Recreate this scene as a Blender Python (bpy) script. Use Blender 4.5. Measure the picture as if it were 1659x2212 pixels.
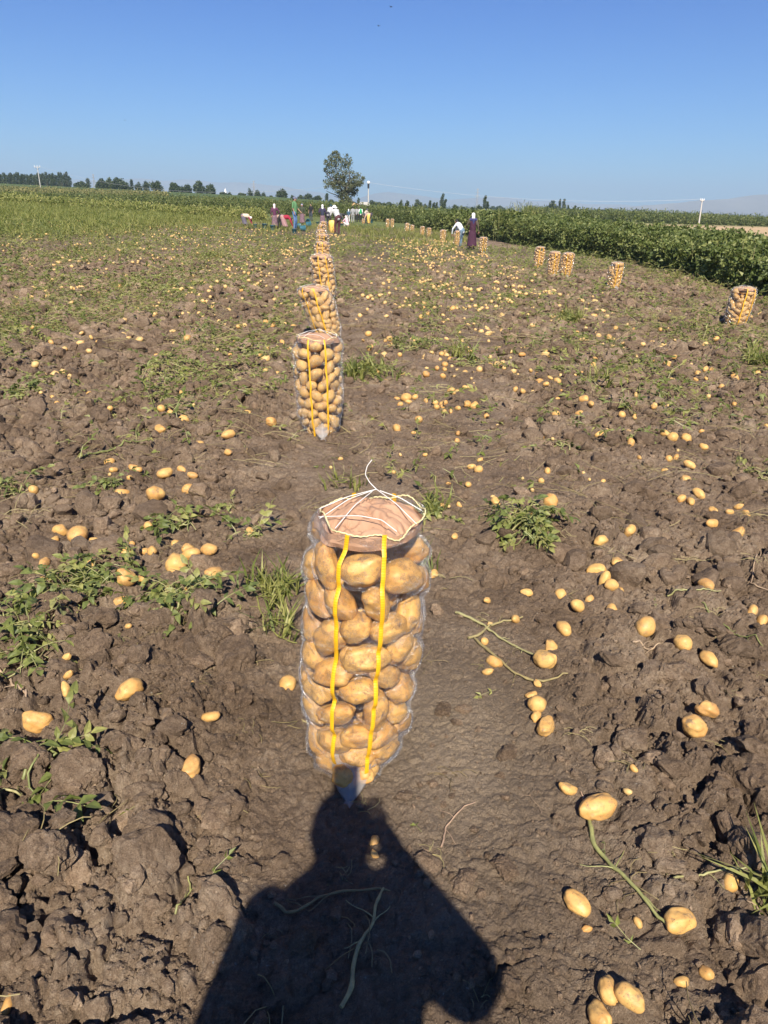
import bpy, bmesh, math
import numpy as np
from mathutils import Vector, Matrix, Euler
for _o in list(bpy.data.objects): bpy.data.objects.remove(_o)
SC = bpy.context.scene
COL = SC.collection
RNG = np.random.default_rng(7)
R = math.radians
# ------------------------------------------------------------------ camera, world, sun
FPX, CXP, CYP, EYE = 1600.0, 829.5, 1106.0, 1.6       # focal length in picture units (picture 1659 x 2212)
TILT, ROLL = R(22.1), R(1.3)
_F = np.array([0, math.cos(TILT), -math.sin(TILT)]); _U0 = np.array([0, math.sin(TILT), math.cos(TILT)]); _R0 = np.array([1., 0, 0])
_Rc = math.cos(ROLL)*_R0 + math.sin(ROLL)*_U0; _Uc = math.cos(ROLL)*_U0 - math.sin(ROLL)*_R0
cam = bpy.data.cameras.new('camera'); camo = bpy.data.objects.new('camera', cam); COL.objects.link(camo)
camo.matrix_world = Matrix(((_Rc[0], _Uc[0], -_F[0], 0), (_Rc[1], _Uc[1], -_F[1], 0), (_Rc[2], _Uc[2], -_F[2], EYE), (0, 0, 0, 1)))
cam.sensor_fit = 'VERTICAL'; cam.sensor_height = 24; cam.sensor_width = 24
cam.lens = 24*FPX/2212.0; cam.clip_start = 0.02; cam.clip_end = 60000
SC.camera = camo
SUN_EL, SUN_AZ = R(41.5), R(2.4)                       # the sun stands behind the camera, slightly to its right
w = bpy.data.worlds.new('World'); SC.world = w; w.use_nodes = True
wn = w.node_tree; wn.nodes.clear()
sky = wn.nodes.new('ShaderNodeTexSky'); sky.sky_type = 'NISHITA'; sky.sun_disc = False
sky.sun_elevation = SUN_EL; sky.sun_rotation = R(180)-SUN_AZ
sky.altitude = 1500; sky.air_density = 1.0; sky.dust_density = 0.25; sky.ozone_density = 7.0
bg = wn.nodes.new('ShaderNodeBackground'); bg.inputs[1].default_value = 0.068
wo = wn.nodes.new('ShaderNodeOutputWorld')
tintn = wn.nodes.new('ShaderNodeMix'); tintn.data_type = 'RGBA'; tintn.blend_type = 'MULTIPLY'; tintn.inputs[0].default_value = 1; 
_tc = wn.nodes.new('ShaderNodeTexCoord'); _sx = wn.nodes.new('ShaderNodeSeparateXYZ'); wn.links.new(_tc.outputs['Generated'], _sx.inputs[0])
_cr = wn.nodes.new('ShaderNodeValToRGB'); _cr.color_ramp.elements[0].position = 0.0; _cr.color_ramp.elements[0].color = (.58, .92, 1.04, 1); _cr.color_ramp.elements[1].position = .26; _cr.color_ramp.elements[1].color = (.20, .56, 1.06, 1)
wn.links.new(_sx.outputs[2], _cr.inputs[0]); wn.links.new(_cr.outputs[0], tintn.inputs[7])
wn.links.new(sky.outputs[0], tintn.inputs[6]); wn.links.new(tintn.outputs[2], bg.inputs[0]); wn.links.new(bg.outputs[0], wo.inputs[0])
sl = bpy.data.lights.new('sun', 'SUN'); sl.energy = 5.0; sl.angle = R(0.53); sl.color = (1.0, 0.92, 0.80)
so = bpy.data.objects.new('sun', sl); COL.objects.link(so)
_sd = Vector((math.sin(SUN_AZ)*math.cos(SUN_EL), -math.cos(SUN_AZ)*math.cos(SUN_EL), math.sin(SUN_EL)))
so.rotation_euler = _sd.to_track_quat('Z', 'Y').to_euler(); so.location = (3, -30, 30)
SC.view_settings.view_transform = 'Standard'; SC.view_settings.look = 'None'
SC.view_settings.exposure = 0.78; SC.view_settings.gamma = 1; SC.view_settings.use_curve_mapping = False
SC.render.engine = 'CYCLES'
SC.cycles.max_bounces = 10; SC.cycles.transparent_max_bounces = 24; SC.cycles.volume_bounces = 1
SC.cycles.transmission_bounces = 4; SC.cycles.glossy_bounces = 3; SC.cycles.diffuse_bounces = 3
SC.cycles.caustics_reflective = False; SC.cycles.caustics_refractive = False

# ------------------------------------------------------------------ noise and terrain
def _h(i, j, s):
    n = (i.astype(np.int64)*374761393 + j.astype(np.int64)*668265263 + s*2147483647*31) & 0xffffffff
    n = ((n ^ (n >> 13))*1274126177) & 0xffffffff
    n = (n ^ (n >> 16)) & 0xffffffff
    n = (n*2246822519) & 0xffffffff
    return ((n ^ (n >> 15)) & 0xffffff)/float(0xffffff)
def vnoise(x, y, s=0):
    i = np.floor(x); j = np.floor(y); u = x-i; v = y-j
    u = u*u*u*(u*(6*u-15)+10); v = v*v*v*(v*(6*v-15)+10)
    i = i.astype(np.int64); j = j.astype(np.int64)
    a = _h(i, j, s); b = _h(i+1, j, s); c = _h(i, j+1, s); d = _h(i+1, j+1, s)
    return (a*(1-u)+b*u)*(1-v)+(c*(1-u)+d*u)*v
def fbm(x, y, o=4, s=0, g=.5):
    t = 0; a = 1; n = 0
    for k in range(o):
        t = t + a*vnoise(x, y, s+k*17); n += a; a *= g; x = x*2.03+11.3; y = y*2.03-7.7
    return t/n
def worley(x, y, s=0):
    i = np.floor(x).astype(np.int64); j = np.floor(y).astype(np.int64)
    f1 = np.full(x.shape, 9.); f2 = np.full(x.shape, 9.); c = np.zeros(x.shape)
    for di in (-1, 0, 1):
        for dj in (-1, 0, 1):
            a = i+di; b = j+dj
            dx = a+_h(a, b, s)-x; dy = b+_h(a, b, s+5)-y; d = np.sqrt(dx*dx+dy*dy); hc = _h(a, b, s+9)
            m = d < f1
            f2 = np.where(m, f1, np.minimum(f2, d)); c = np.where(m, hc, c); f1 = np.where(m, d, f1)
    return f1, f2, c
def sstep(a, b, x):
    t = np.clip((x-a)/(b-a), 0, 1); return t*t*(3-2*t)
def T(x, y):                                          # large terrain: the field climbs to the left, the land behind swells
    x = np.asarray(x, float); y = np.asarray(y, float)
    a = sstep(8, 46, y)*np.clip(.045*(1.5-x), 0, 1.7)*(1-.7*sstep(120, 400, y))
    b = sstep(75, 300, y)*np.clip(3.4-.026*x, 0, 8)*(1-sstep(1300, 3500, y))
    r = sstep(0, 8000, y)*-2.0
    return a+b+r
def rough(x, y):                                      # how coarse the clods lie: strong on the left, trodden smooth in the middle
    n = fbm(x*1.3, y*1.1, 3, 40)
    a = .42+.95*sstep(-.25, -.75, x)*sstep(3.4, 2.3, y)+.55*sstep(.42, .9, x)*sstep(4.4, 3.0, y)+.55*sstep(-.5, -1.2, x)
    a = a+.40*sstep(.5, 1.2, x)*sstep(2.8, 5, y)+.25*sstep(4, 7, y)
    a = a*(.55+.9*n)
    p1 = np.exp(-((x-.1)/.42)**2-((y-2.1)/.8)**2)
    p2 = np.exp(-((x-.75-.1*(y-6))/.45)**2)*sstep(3.4, 4.6, y)*.75
    p3 = np.exp(-((x+.35)/.4)**2-((y-4.6)/.7)**2)*.7
    return a*(1-.72*p1)*(1-p2*.8)*(1-p3)
def hfun(x, y):
    x = np.asarray(x, float); y = np.asarray(y, float); shp = x.shape
    x = np.atleast_1d(x).ravel(); y = np.atleast_1d(y).ravel()
    z = T(x, y)
    d = np.hypot(x, y); m = d < 60
    X = x[m]; Y = y[m]
    A = rough(X, Y)*(1-sstep(25, 58, d[m]))
    wx = X+.05*(fbm(X*9, Y*9, 3, 3)-.5)+.012*(fbm(X*40, Y*40, 2, 8)-.5); wy = Y+.05*(fbm(X*9, Y*9, 3, 4)-.5)+.012*(fbm(X*40, Y*40, 2, 9)-.5)
    r = .07*(fbm(X*1.1, Y*.8, 3, 1)-.5)+.015
    for s, am, sd in ((.21, .36, 20), (.10, .34, 30), (.048, .34, 50), (.022, .30, 60)):
        k = slice(None)
        if s < .06: near = d[m] < (14 if s > .03 else 7)
        else: near = np.ones(X.shape, bool)
        f1, f2, c = worley(wx[near]/s, wy[near]/s, sd)
        e = sstep(.0, .30, f2-f1)*(.30+.9*c*c)*(1-.35*f1)
        mask = sstep(.25, .55, vnoise(X[near]/(s*5)+sd, Y[near]/(s*5), sd+3))
        q = np.zeros(X.shape); q[near] = s*am*e*(.35+.65*mask)*(1 if s < .06 else 1)
        r = r+q*np.clip(A if s > .06 else .35+.75*A, 0, 1.4)
    r = r+A*.028*(fbm(X*16, Y*16, 4, 90)-.5)+.011*(fbm(X*55, Y*55, 4, 91)-.5)+.004*np.abs(vnoise(X*150, Y*150, 93)-.5)
    z[m] += r*(1-sstep(45, 60, d[m]))
    return z.reshape(shp)
def ray(px, py): return _F*FPX+_Rc*(px-CXP)-_Uc*(py-CYP)
def gnd(px, py, up=0.0):                              # where the sight line through a picture point meets the terrain
    d = ray(px, py); k = (0+up-EYE)/d[2]
    ks = np.linspace(.2, 400, 6000)/d[1]; X = ks*d[0]; Y = ks*d[1]; Z = EYE+ks*d[2]
    hit = np.nonzero(Z < T(X, Y)+up)[0]
    if len(hit) == 0: i = len(ks)-1
    else: i = hit[0]
    lo, hi = (ks[i-1] if i else ks[0]), ks[i]
    for _ in range(18):
        mid = (lo+hi)/2
        if EYE+mid*d[2] < float(T(mid*d[0], mid*d[1]))+up: hi = mid
        else: lo = mid
    return float(hi*d[0]), float(hi*d[1])
def at(px, py, Y):
    d = ray(px, py); k = Y/d[1]; return np.array([k*d[0], Y, EYE+k*d[2]])
def depth(x, y, z=0.): return float(np.dot(_F, np.array([x, y, z-EYE])))

# ------------------------------------------------------------------ mesh helpers
def mesh(name, V, Fc, mats=(), mi=None, smooth=False, tint=None, cols=None):
    me = bpy.data.meshes.new(name); V = np.asarray(V, np.float32); Fc = np.asarray(Fc, np.int32)
    n, k = Fc.shape
    me.vertices.add(len(V)); me.vertices.foreach_set('co', V.ravel())
    me.loops.add(n*k); me.loops.foreach_set('vertex_index', Fc.ravel())
    me.polygons.add(n); me.polygons.foreach_set('loop_start', np.arange(0, n*k, k, dtype=np.int32))
    for m in mats: me.materials.append(m)
    if mi is not None: me.polygons.foreach_set('material_index', np.asarray(mi, np.int32))
    me.polygons.foreach_set('use_smooth', np.full(n, smooth))
    if tint is not None:
        a = me.attributes.new('tint', 'FLOAT', 'POINT'); a.data.foreach_set('value', np.asarray(tint, np.float32))
    if cols is not None:
        a = me.attributes.new('zone', 'FLOAT_COLOR', 'POINT'); a.data.foreach_set('color', np.asarray(cols, np.float32).ravel())
    me.update(calc_edges=True); return me
def obj(name, me, parent=None, loc=None, **kw):
    o = bpy.data.objects.new(name, me); COL.objects.link(o)
    if parent is not None: o.parent = parent
    if loc is not None: o.location = loc
    for k, v in kw.items(): o[k] = v
    return o
def thing(name, label, cat, loc=(0, 0, 0), rz=0, group=None):
    o = obj(name, None, None, loc, label=label, category=cat); o.rotation_euler = (0, 0, rz); o.empty_display_size = .1
    if group: o['group'] = group
    return o
class MB:                                             # gathers triangles
    def __init__(s): s.V = []; s.F = []; s.M = []; s.n = 0
    def add(s, V, Fc, m=0):
        V = np.asarray(V, float).reshape(-1, 3); Fc = np.asarray(Fc, int)
        if Fc.shape[1] == 4: Fc = np.vstack([Fc[:, [0, 1, 2]], Fc[:, [0, 2, 3]]])
        s.V.append(V); s.F.append(Fc+s.n); s.M.append(np.full(len(Fc), m)); s.n += len(V); return s
    def tube(s, P, r, sides=6, m=0, cap=True):
        P = np.asarray(P, float); n = len(P); r = np.broadcast_to(np.asarray(r, float), (n,))
        t = np.gradient(P, axis=0); t /= np.linalg.norm(t, axis=1)[:, None]+1e-12
        ref = np.array([0, 0, 1.]) if abs(t[0][2]) < .9 else np.array([1., 0, 0])
        V = []
        u = np.cross(t[0], ref); u /= np.linalg.norm(u)
        for i in range(n):
            u = u-t[i]*np.dot(u, t[i]); u /= np.linalg.norm(u)+1e-12; v = np.cross(t[i], u)
            a = np.arange(sides)*2*math.pi/sides
            V.append(P[i]+r[i]*(np.cos(a)[:, None]*u+np.sin(a)[:, None]*v))
        V = np.vstack(V); Fq = []
        for i in range(n-1):
            for k in range(sides):
                a, b = i*sides+k, i*sides+(k+1) % sides; Fq.append((a, b, b+sides, a+sides))
        s.add(V, Fq, m)
        if cap:
            for i, rev in ((0, 1), (n-1, 0)):
                ring = V[i*sides:(i+1)*sides]; c = P[i]
                W = np.vstack([ring, c]); f = [(k, (k+1) % sides, sides) if not rev else ((k+1) % sides, k, sides) for k in range(sides)]
                s.add(W, f, m)
        return s
    def rings(s, R_, m=0, cap=True):                  # list of rings (n,3) joined in turn
        n = len(R_[0]); V = np.vstack(R_); Fq = []
        for i in range(len(R_)-1):
            for k in range(n): a, b = i*n+k, i*n+(k+1) % n; Fq.append((a, b, b+n, a+n))
        s.add(V, Fq, m)
        if cap:
            for i in (0, len(R_)-1):
                W = np.vstack([R_[i], R_[i].mean(0)]); s.add(W, [(k, (k+1) % n, n) if i else ((k+1) % n, k, n) for k in range(n)], m)
        return s
    def box(s, c, d, rz=0, m=0):
        x, y, z = np.array(d)/2; V = np.array([(i, j, k) for k in (-z, z) for j in (-y, y) for i in (-x, x)])
        ca, sa = math.cos(rz), math.sin(rz); V = V @ np.array([[ca, sa, 0], [-sa, ca, 0], [0, 0, 1]])+np.array(c)
        return s.add(V, [(0, 2, 3, 1), (4, 5, 7, 6), (0, 1, 5, 4), (2, 6, 7, 3), (0, 4, 6, 2), (1, 3, 7, 5)], m)
    def arr(s): return np.vstack(s.V), np.vstack(s.F), np.concatenate(s.M)
    def me(s, name, mats, smooth=False, tint=None):
        V, Fc, M = s.arr(); tint = np.full(len(V), tint) if isinstance(tint, float) else tint
        return mesh(name, V, Fc, mats, M, smooth, tint)
def ico(sub):
    bm = bmesh.new(); bmesh.ops.create_icosphere(bm, subdivisions=sub, radius=1.0)
    V = np.array([v.co[:] for v in bm.verts]); Fc = np.array([[v.index for v in f.verts] for f in bm.faces]); bm.free(); return V, Fc
ICO = {k: ico(k) for k in (1, 2, 3, 4)}
def rotm(rx, ry, rz):
    cx, sx, cy, sy, cz, sz = np.cos(rx), np.sin(rx), np.cos(ry), np.sin(ry), np.cos(rz), np.sin(rz)
    M = np.empty((len(rx), 3, 3))
    M[:, 0, 0] = cz*cy; M[:, 0, 1] = cz*sy*sx-sz*cx; M[:, 0, 2] = cz*sy*cx+sz*sx
    M[:, 1, 0] = sz*cy; M[:, 1, 1] = sz*sy*sx+cz*cx; M[:, 1, 2] = sz*sy*cx-cz*sx
    M[:, 2, 0] = -sy; M[:, 2, 1] = cy*sx; M[:, 2, 2] = cy*cx
    return M
def scatter(temps, P, rot, sc, rng, tint=None):       # temps: list of (V,F,M); returns joined arrays
    P = np.asarray(P, float); N = len(P); sc = np.asarray(sc, float)
    if sc.ndim == 1: sc = np.repeat(sc[:, None], 3, 1)
    which = rng.integers(0, len(temps), N); M = rotm(*rot)
    tint = rng.random(N) if tint is None else tint
    Vs, Fs, Ms, Ts = [], [], [], []; off = 0
    for k, (V, Fc, mi) in enumerate(temps):
        q = np.nonzero(which == k)[0]
        if len(q) == 0: continue
        W = np.einsum('nij,nvj->nvi', M[q], V[None]*sc[q][:, None, :])+P[q][:, None, :]
        n, v = W.shape[:2]
        Vs.append(W.reshape(-1, 3)); Fs.append((Fc[None]+(np.arange(n)*v)[:, None, None]+off).reshape(-1, 3))
        Ms.append(np.tile(mi, n)); Ts.append(np.repeat(tint[q], v)); off += n*v
    return np.vstack(Vs), np.vstack(Fs), np.concatenate(Ms), np.concatenate(Ts)
def stuff(name, label, cat, parts, mats, smooth=False, parent=None):
    Vs, Fs, Ms, Ts = [], [], [], []; off = 0
    for V, Fc, M, t in parts:
        Vs.append(V); Fs.append(Fc+off); Ms.append(M); Ts.append(t); off += len(V)
    o = obj(name, mesh(name, np.vstack(Vs), np.vstack(Fs), mats, np.concatenate(Ms), smooth, np.concatenate(Ts)), parent, kind='stuff')
    if label: o['label'] = label; o['category'] = cat
    return o

# ------------------------------------------------------------------ materials
def mat(name, build=None, col=(.5, .5, .5), rough_=.8, **kw):
    m = bpy.data.materials.new(name); m.use_nodes = True; nt = m.node_tree; b = nt.nodes['Principled BSDF']
    b.inputs['Base Color'].default_value = (*col, 1); b.inputs['Roughness'].default_value = rough_
    for k, v in kw.items(): b.inputs[k].default_value = v
    if build: build(nt, b)
    return m
def N(nt, t, **kw):
    n = nt.nodes.new(t)
    for k, v in kw.items():
        if k.startswith('i_'):
            key = k[2:].replace('_', ' '); n.inputs[key].default_value = v
        else: setattr(n, k, v)
    return n
def ramp(nt, fac, stops, interp='LINEAR'):
    n = nt.nodes.new('ShaderNodeValToRGB'); cr = n.color_ramp; cr.interpolation = interp
    while len(cr.elements) > 1: cr.elements.remove(cr.elements[-1])
    cr.elements[0].position = stops[0][0]; cr.elements[0].color = (*stops[0][1], 1)
    for p, c in stops[1:]:
        e = cr.elements.new(p); e.color = (*c, 1)
    nt.links.new(fac, n.inputs[0]); return n.outputs[0]
def mixc(nt, fac, a, b, mode='MIX'):
    n = nt.nodes.new('ShaderNodeMix'); n.data_type = 'RGBA'; n.blend_type = mode
    for s, v in ((n.inputs[0], fac), (n.inputs[6], a), (n.inputs[7], b)):
        if hasattr(v, 'is_linked'): nt.links.new(v, s)
        elif isinstance(v, (int, float)): s.default_value = v
        else: s.default_value = (*v, 1)
    return n.outputs[2]
def noise(nt, scale, detail=4, rough_=.55, vec=None, dim='3D', w=None, dist=0.):
    n = nt.nodes.new('ShaderNodeTexNoise'); n.noise_dimensions = dim; n.inputs['Scale'].default_value = scale
    n.inputs['Detail'].default_value = detail; n.inputs['Roughness'].default_value = rough_; n.inputs['Distortion'].default_value = dist
    if vec is not None: nt.links.new(vec, n.inputs['Vector'])
    if w is not None: nt.links.new(w, n.inputs['W'])
    return n.outputs[0]
def bump(nt, b, h, st=.5, dist=.01, nrm=None):
    n = nt.nodes.new('ShaderNodeBump'); n.inputs['Strength'].default_value = st; n.inputs['Distance'].default_value = dist
    nt.links.new(h, n.inputs['Height'])
    if nrm is not None: nt.links.new(nrm, n.inputs['Normal'])
    if b is not None: nt.links.new(n.outputs[0], b.inputs['Normal'])
    return n.outputs[0]
def attr(nt, nm, out=2):
    n = nt.nodes.new('ShaderNodeAttribute'); n.attribute_name = nm; return n.outputs[out]
def gpos(nt): return nt.nodes.new('ShaderNodeNewGeometry').outputs['Position']
def opos(nt): return nt.nodes.new('ShaderNodeTexCoord').outputs['Object']
def math_(nt, op, a, b=0.):
    n = nt.nodes.new('ShaderNodeMath'); n.operation = op
    for s, v in ((n.inputs[0], a), (n.inputs[1], b)):
        if hasattr(v, 'is_linked'): nt.links.new(v, s)
        else: s.default_value = v
    return n.outputs[0]

SOIL = [(.32, (.071, .045, .028)), (.44, (.178, .121, .077)), (.54, (.30, .213, .140)), (.67, (.50, .385, .27))]
def _soil(nt, b, zone=True):
    p = gpos(nt)
    a = noise(nt, 2.2, 5, .6, p); c = noise(nt, 38, 6, .7, p); f = noise(nt, 300, 3, .6, p)
    mix = math_(nt, 'ADD', math_(nt, 'MULTIPLY', a, .42), math_(nt, 'ADD', math_(nt, 'MULTIPLY', c, .38), math_(nt, 'MULTIPLY', f, .25)))
    col = ramp(nt, mix, SOIL)
    tn = attr(nt, 'tint')
    if zone:
        z = nt.nodes.new('ShaderNodeAttribute'); z.attribute_name = 'zone'
        col = mixc(nt, z.outputs['Alpha'], col, mixc(nt, .55, z.outputs['Color'], mixc(nt, 1., z.outputs['Color'], ramp(nt, noise(nt, .8, 8, .75, p), [(.3, (.35, .35, .35)), (.7, (1.6, 1.6, 1.6))]), 'MULTIPLY')))
    else:
        col = mixc(nt, 1., col, ramp(nt, tn, [(0, (.78, .77, .76)), (.85, (1.12, 1.10, 1.08)), (1, (1.45, 1.42, 1.4))]), 'MULTIPLY')
    white = ramp(nt, noise(nt, 95, 1, .3, p), [(.79, (0, 0, 0)), (.81, (1, 1, 1))])
    if zone: col = mixc(nt, mixc(nt, z.outputs['Alpha'], white, (0, 0, 0)), col, (.42, .38, .32))
    else: col = mixc(nt, white, col, (.4, .36, .3))
    nt.links.new(col, b.inputs['Base Color'])
    v = nt.nodes.new('ShaderNodeTexVoronoi'); v.feature = 'DISTANCE_TO_EDGE'; v.inputs['Scale'].default_value = 70
    nv = nt.nodes.new('ShaderNodeVectorMath'); nv.operation = 'ADD'
    ns = nt.nodes.new('ShaderNodeTexNoise'); ns.inputs['Scale'].default_value = 60; ns.inputs['Detail'].default_value = 3; nt.links.new(p, ns.inputs['Vector'])
    sc_ = nt.nodes.new('ShaderNodeVectorMath'); sc_.operation = 'SCALE'; sc_.inputs['Scale'].default_value = .02; nt.links.new(ns.outputs[1], sc_.inputs[0])
    nt.links.new(p, nv.inputs[0]); nt.links.new(sc_.outputs[0], nv.inputs[1]); nt.links.new(nv.outputs[0], v.inputs['Vector'])
    cr = math_(nt, 'MINIMUM', math_(nt, 'MULTIPLY', v.outputs['Distance'], 6.), 1.)
    n1 = bump(nt, None, cr, .7, .008)
    n2 = bump(nt, None, noise(nt, 110, 6, .72, p), 1., .02, n1)
    bump(nt, b, noise(nt, 420, 3, .6, p), .9, .006, n2)
M_SOIL = mat('soil', _soil, rough_=.95); M_CLOD = mat('clod_soil', lambda nt, b: _soil(nt, b, False), rough_=.95)
for m_ in (M_SOIL, M_CLOD): m_.node_tree.nodes['Principled BSDF'].inputs['Specular IOR Level'].default_value = .25

def _potato(nt, b, pale=0.):
    oi = nt.nodes.new('ShaderNodeObjectInfo').outputs['Random']; tn = attr(nt, 'tint'); rr = math_(nt, 'FRACT', math_(nt, 'ADD', oi, tn))
    p = gpos(nt); o = opos(nt)
    base = ramp(nt, rr, [(0, (.50, .235, .055)), (.35, (.58, .30, .075)), (.7, (.66, .375, .105)), (1, (.45, .21, .06))])
    base = mixc(nt, ramp(nt, noise(nt, 22, 4, .6, p), [(.38, (0, 0, 0)), (.66, (1, 1, 1))]), base, (.66, .385, .115))
    base = mixc(nt, ramp(nt, noise(nt, 60, 6, .7, p), [(.50, (0, 0, 0)), (.72, (.75, .75, .75))]), base, (.30, .165, .07))
    soil = ramp(nt, noise(nt, 26, 7, .68, p, dist=.4), [(.58, (0, 0, 0)), (.68, (.9, .9, .9))])
    base = mixc(nt, soil, base, (.22, .145, .09))
    pt = nt.nodes.new('ShaderNodeTexVoronoi'); pt.inputs['Scale'].default_value = 130; nt.links.new(p, pt.inputs['Vector'])
    sp = ramp(nt, pt.outputs['Distance'], [(.13, (1, 1, 1)), (.22, (0, 0, 0))])
    spm = mixc(nt, 1., sp, ramp(nt, noise(nt, 30, 2, .5, p), [(.45, (0, 0, 0)), (.55, (.8, .8, .8))]), 'MULTIPLY')
    base = mixc(nt, spm, base, (.20, .11, .05))
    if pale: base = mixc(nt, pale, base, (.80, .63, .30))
    nt.links.new(base, b.inputs['Base Color'])
    nt.links.new(ramp(nt, noise(nt, 40, 3, .5, p), [(.3, (.42, .42, .42)), (.7, (.72, .72, .72))]), b.inputs['Roughness'])
    n1 = bump(nt, None, noise(nt, 260, 4, .6, p), .35, .0015)
    bump(nt, b, soil, .5, .002, n1)
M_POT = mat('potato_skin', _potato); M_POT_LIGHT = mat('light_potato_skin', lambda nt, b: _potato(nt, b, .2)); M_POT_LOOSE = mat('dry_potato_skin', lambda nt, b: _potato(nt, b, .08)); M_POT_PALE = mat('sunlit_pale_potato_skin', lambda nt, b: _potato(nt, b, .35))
def _leafm(c0, c1, c2, tr=.35, name='leaf', rough_=.55):
    def f(nt, b):
        tn = attr(nt, 'tint'); p = gpos(nt); oi = nt.nodes.new('ShaderNodeObjectInfo').outputs['Random']
        t = math_(nt, 'FRACT', math_(nt, 'ADD', tn, oi))
        col = ramp(nt, t, [(0, c0), (.5, c1), (1, c2)])
        col = mixc(nt, 1., col, ramp(nt, noise(nt, 55, 3, .6, p), [(.3, (.78, .78, .78)), (.7, (1.25, 1.22, 1.1))]), 'MULTIPLY')
        nt.links.new(col, b.inputs['Base Color']); b.inputs['Roughness'].default_value = rough_
        tl = nt.nodes.new('ShaderNodeBsdfTranslucent'); nt.links.new(mixc(nt, 1., col, (1.2, 1.35, .7), 'MULTIPLY'), tl.inputs[0])
        mx = nt.nodes.new('ShaderNodeMixShader'); mx.inputs[0].default_value = tr
        out = nt.nodes['Material Output']; nt.links.new(b.outputs[0], mx.inputs[1]); nt.links.new(tl.outputs[0], mx.inputs[2]); nt.links.new(mx.outputs[0], out.inputs[0])
    return mat(name, f)
M_HAULM = _leafm((.11, .14, .035), (.20, .23, .06), (.34, .33, .11), .3, 'wilted_potato_leaf')
M_HAULM_FRESH = _leafm((.10, .14, .04), (.19, .22, .065), (.34, .33, .12), .3, 'fresh_potato_leaf')
M_DRY = _leafm((.20, .15, .075), (.32, .26, .12), (.42, .36, .18), .15, 'dry_haulm', .7)
M_STEMG = _leafm((.20, .22, .075), (.30, .30, .12), (.36, .33, .16), .05, 'green_stem', .5)
M_ROOT = _leafm((.30, .21, .14), (.42, .31, .21), (.36, .24, .17), .0, 'pale_root', .7)
M_CROP = _leafm((.075, .105, .025), (.14, .18, .05), (.27, .29, .10), .3, 'broad_crop_leaf')
M_GRASS = _leafm((.13, .16, .035), (.21, .23, .055), (.36, .34, .12), .3, 'grass_blade')
M_TREE = _leafm((.028, .048, .016), (.050, .075, .024), (.085, .11, .038), .2, 'tree_leaf')
M_OLIVE = _leafm((.075, .09, .04), (.12, .135, .065), (.22, .23, .13), .2, 'olive_tree_leaf')
M_BARK = mat('bark', lambda nt, b: nt.links.new(ramp(nt, noise(nt, 6, 5, .7, gpos(nt)), [(.3, (.06, .045, .032)), (.7, (.20, .165, .13))]), b.inputs['Base Color']), rough_=.9)
def flat(name, c, r=.8, var=.15, sc=30):
    def f(nt, b): nt.links.new(ramp(nt, noise(nt, sc, 4, .6, gpos(nt)), [(.3, tuple(v*(1-var) for v in c)), (.7, tuple(min(1, v*(1+var)) for v in c))]), b.inputs['Base Color'])
    return mat(name, f, rough_=r)
# ------------------------------------------------------------------ ground sheet
def build_ground():
    th = np.concatenate([np.linspace(-math.pi, -.76, 46)[:-1], np.linspace(-.76, .76, 610), np.linspace(.76, math.pi, 46)[1:-1]])
    r = [.03]; 
    while r[-1] < .75: r.append(r[-1]+.045)
    while r[-1] < 60: r.append(r[-1]+max(.0035+.0016*r[-1], r[-1]**2/(1.6*741)*1.15))
    while r[-1] < 8600: r.append(r[-1]*1.09)
    r = np.array(r); A, B = np.meshgrid(th, r); X = B*np.sin(A); Y = B*np.cos(A)
    Z = hfun(X, Y); nt_, nr = len(th), len(r)
    i = np.arange(nr-1)[:, None]*nt_; j = np.arange(nt_)[None]; j2 = (j+1) % nt_
    Fq = np.stack([(i+j), (i+j2), (i+nt_+j2), (i+nt_+j)], -1).reshape(-1, 4)
    x = X.ravel(); y = Y.ravel(); n1 = fbm(x/3., y/3., 4, 70); n2 = fbm(x/40., y/40., 4, 71)
    C = np.zeros((len(x), 4)); 
    def lay(col, a):
        a = np.clip(a, 0, 1)[:, None]; C[:, :3] = C[:, :3]*(1-a)+np.array(col)*a; C[:, 3:] = np.maximum(C[:, 3:], a)
    lay((.16, .14, .07), sstep(9, 34, y)*sstep(.42, .58, n1)*.55)
    lx = -9-3*n1-.05*y
    gl = sstep(22, 34, y+6*(n1-.5))*sstep(1.5, -2., x-lx)
    lay((.155, .185, .055), gl)
    lay((.14, .165, .05), sstep(66, 80, y+6*n1))
    lay((.54, .385, .215), sstep(58, 64, y)*sstep(150, 138, y)*sstep(19, 22, x-.02*y)*(y > 0))
    lay((.085, .12, .035), sstep(150, 158, y))
    far = sstep(320, 420, y)
    lay((.34, .29, .19), far)
    lay((.12, .15, .06), far*sstep(.5, .56, fbm(x/260., y/900., 3, 72)))
    lay((.46, .355, .245), .62*np.exp(-((x-.25)/.42)**2-((y-1.8)/.8)**2)*(.8+n1))
    C[:, 3] = np.where(y < 0, 0, C[:, 3])
    o = obj('ground', mesh('ground', np.stack([x, y, Z.ravel()], 1), Fq, [M_SOIL], None, False, None, C), kind='structure')
build_ground()

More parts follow.
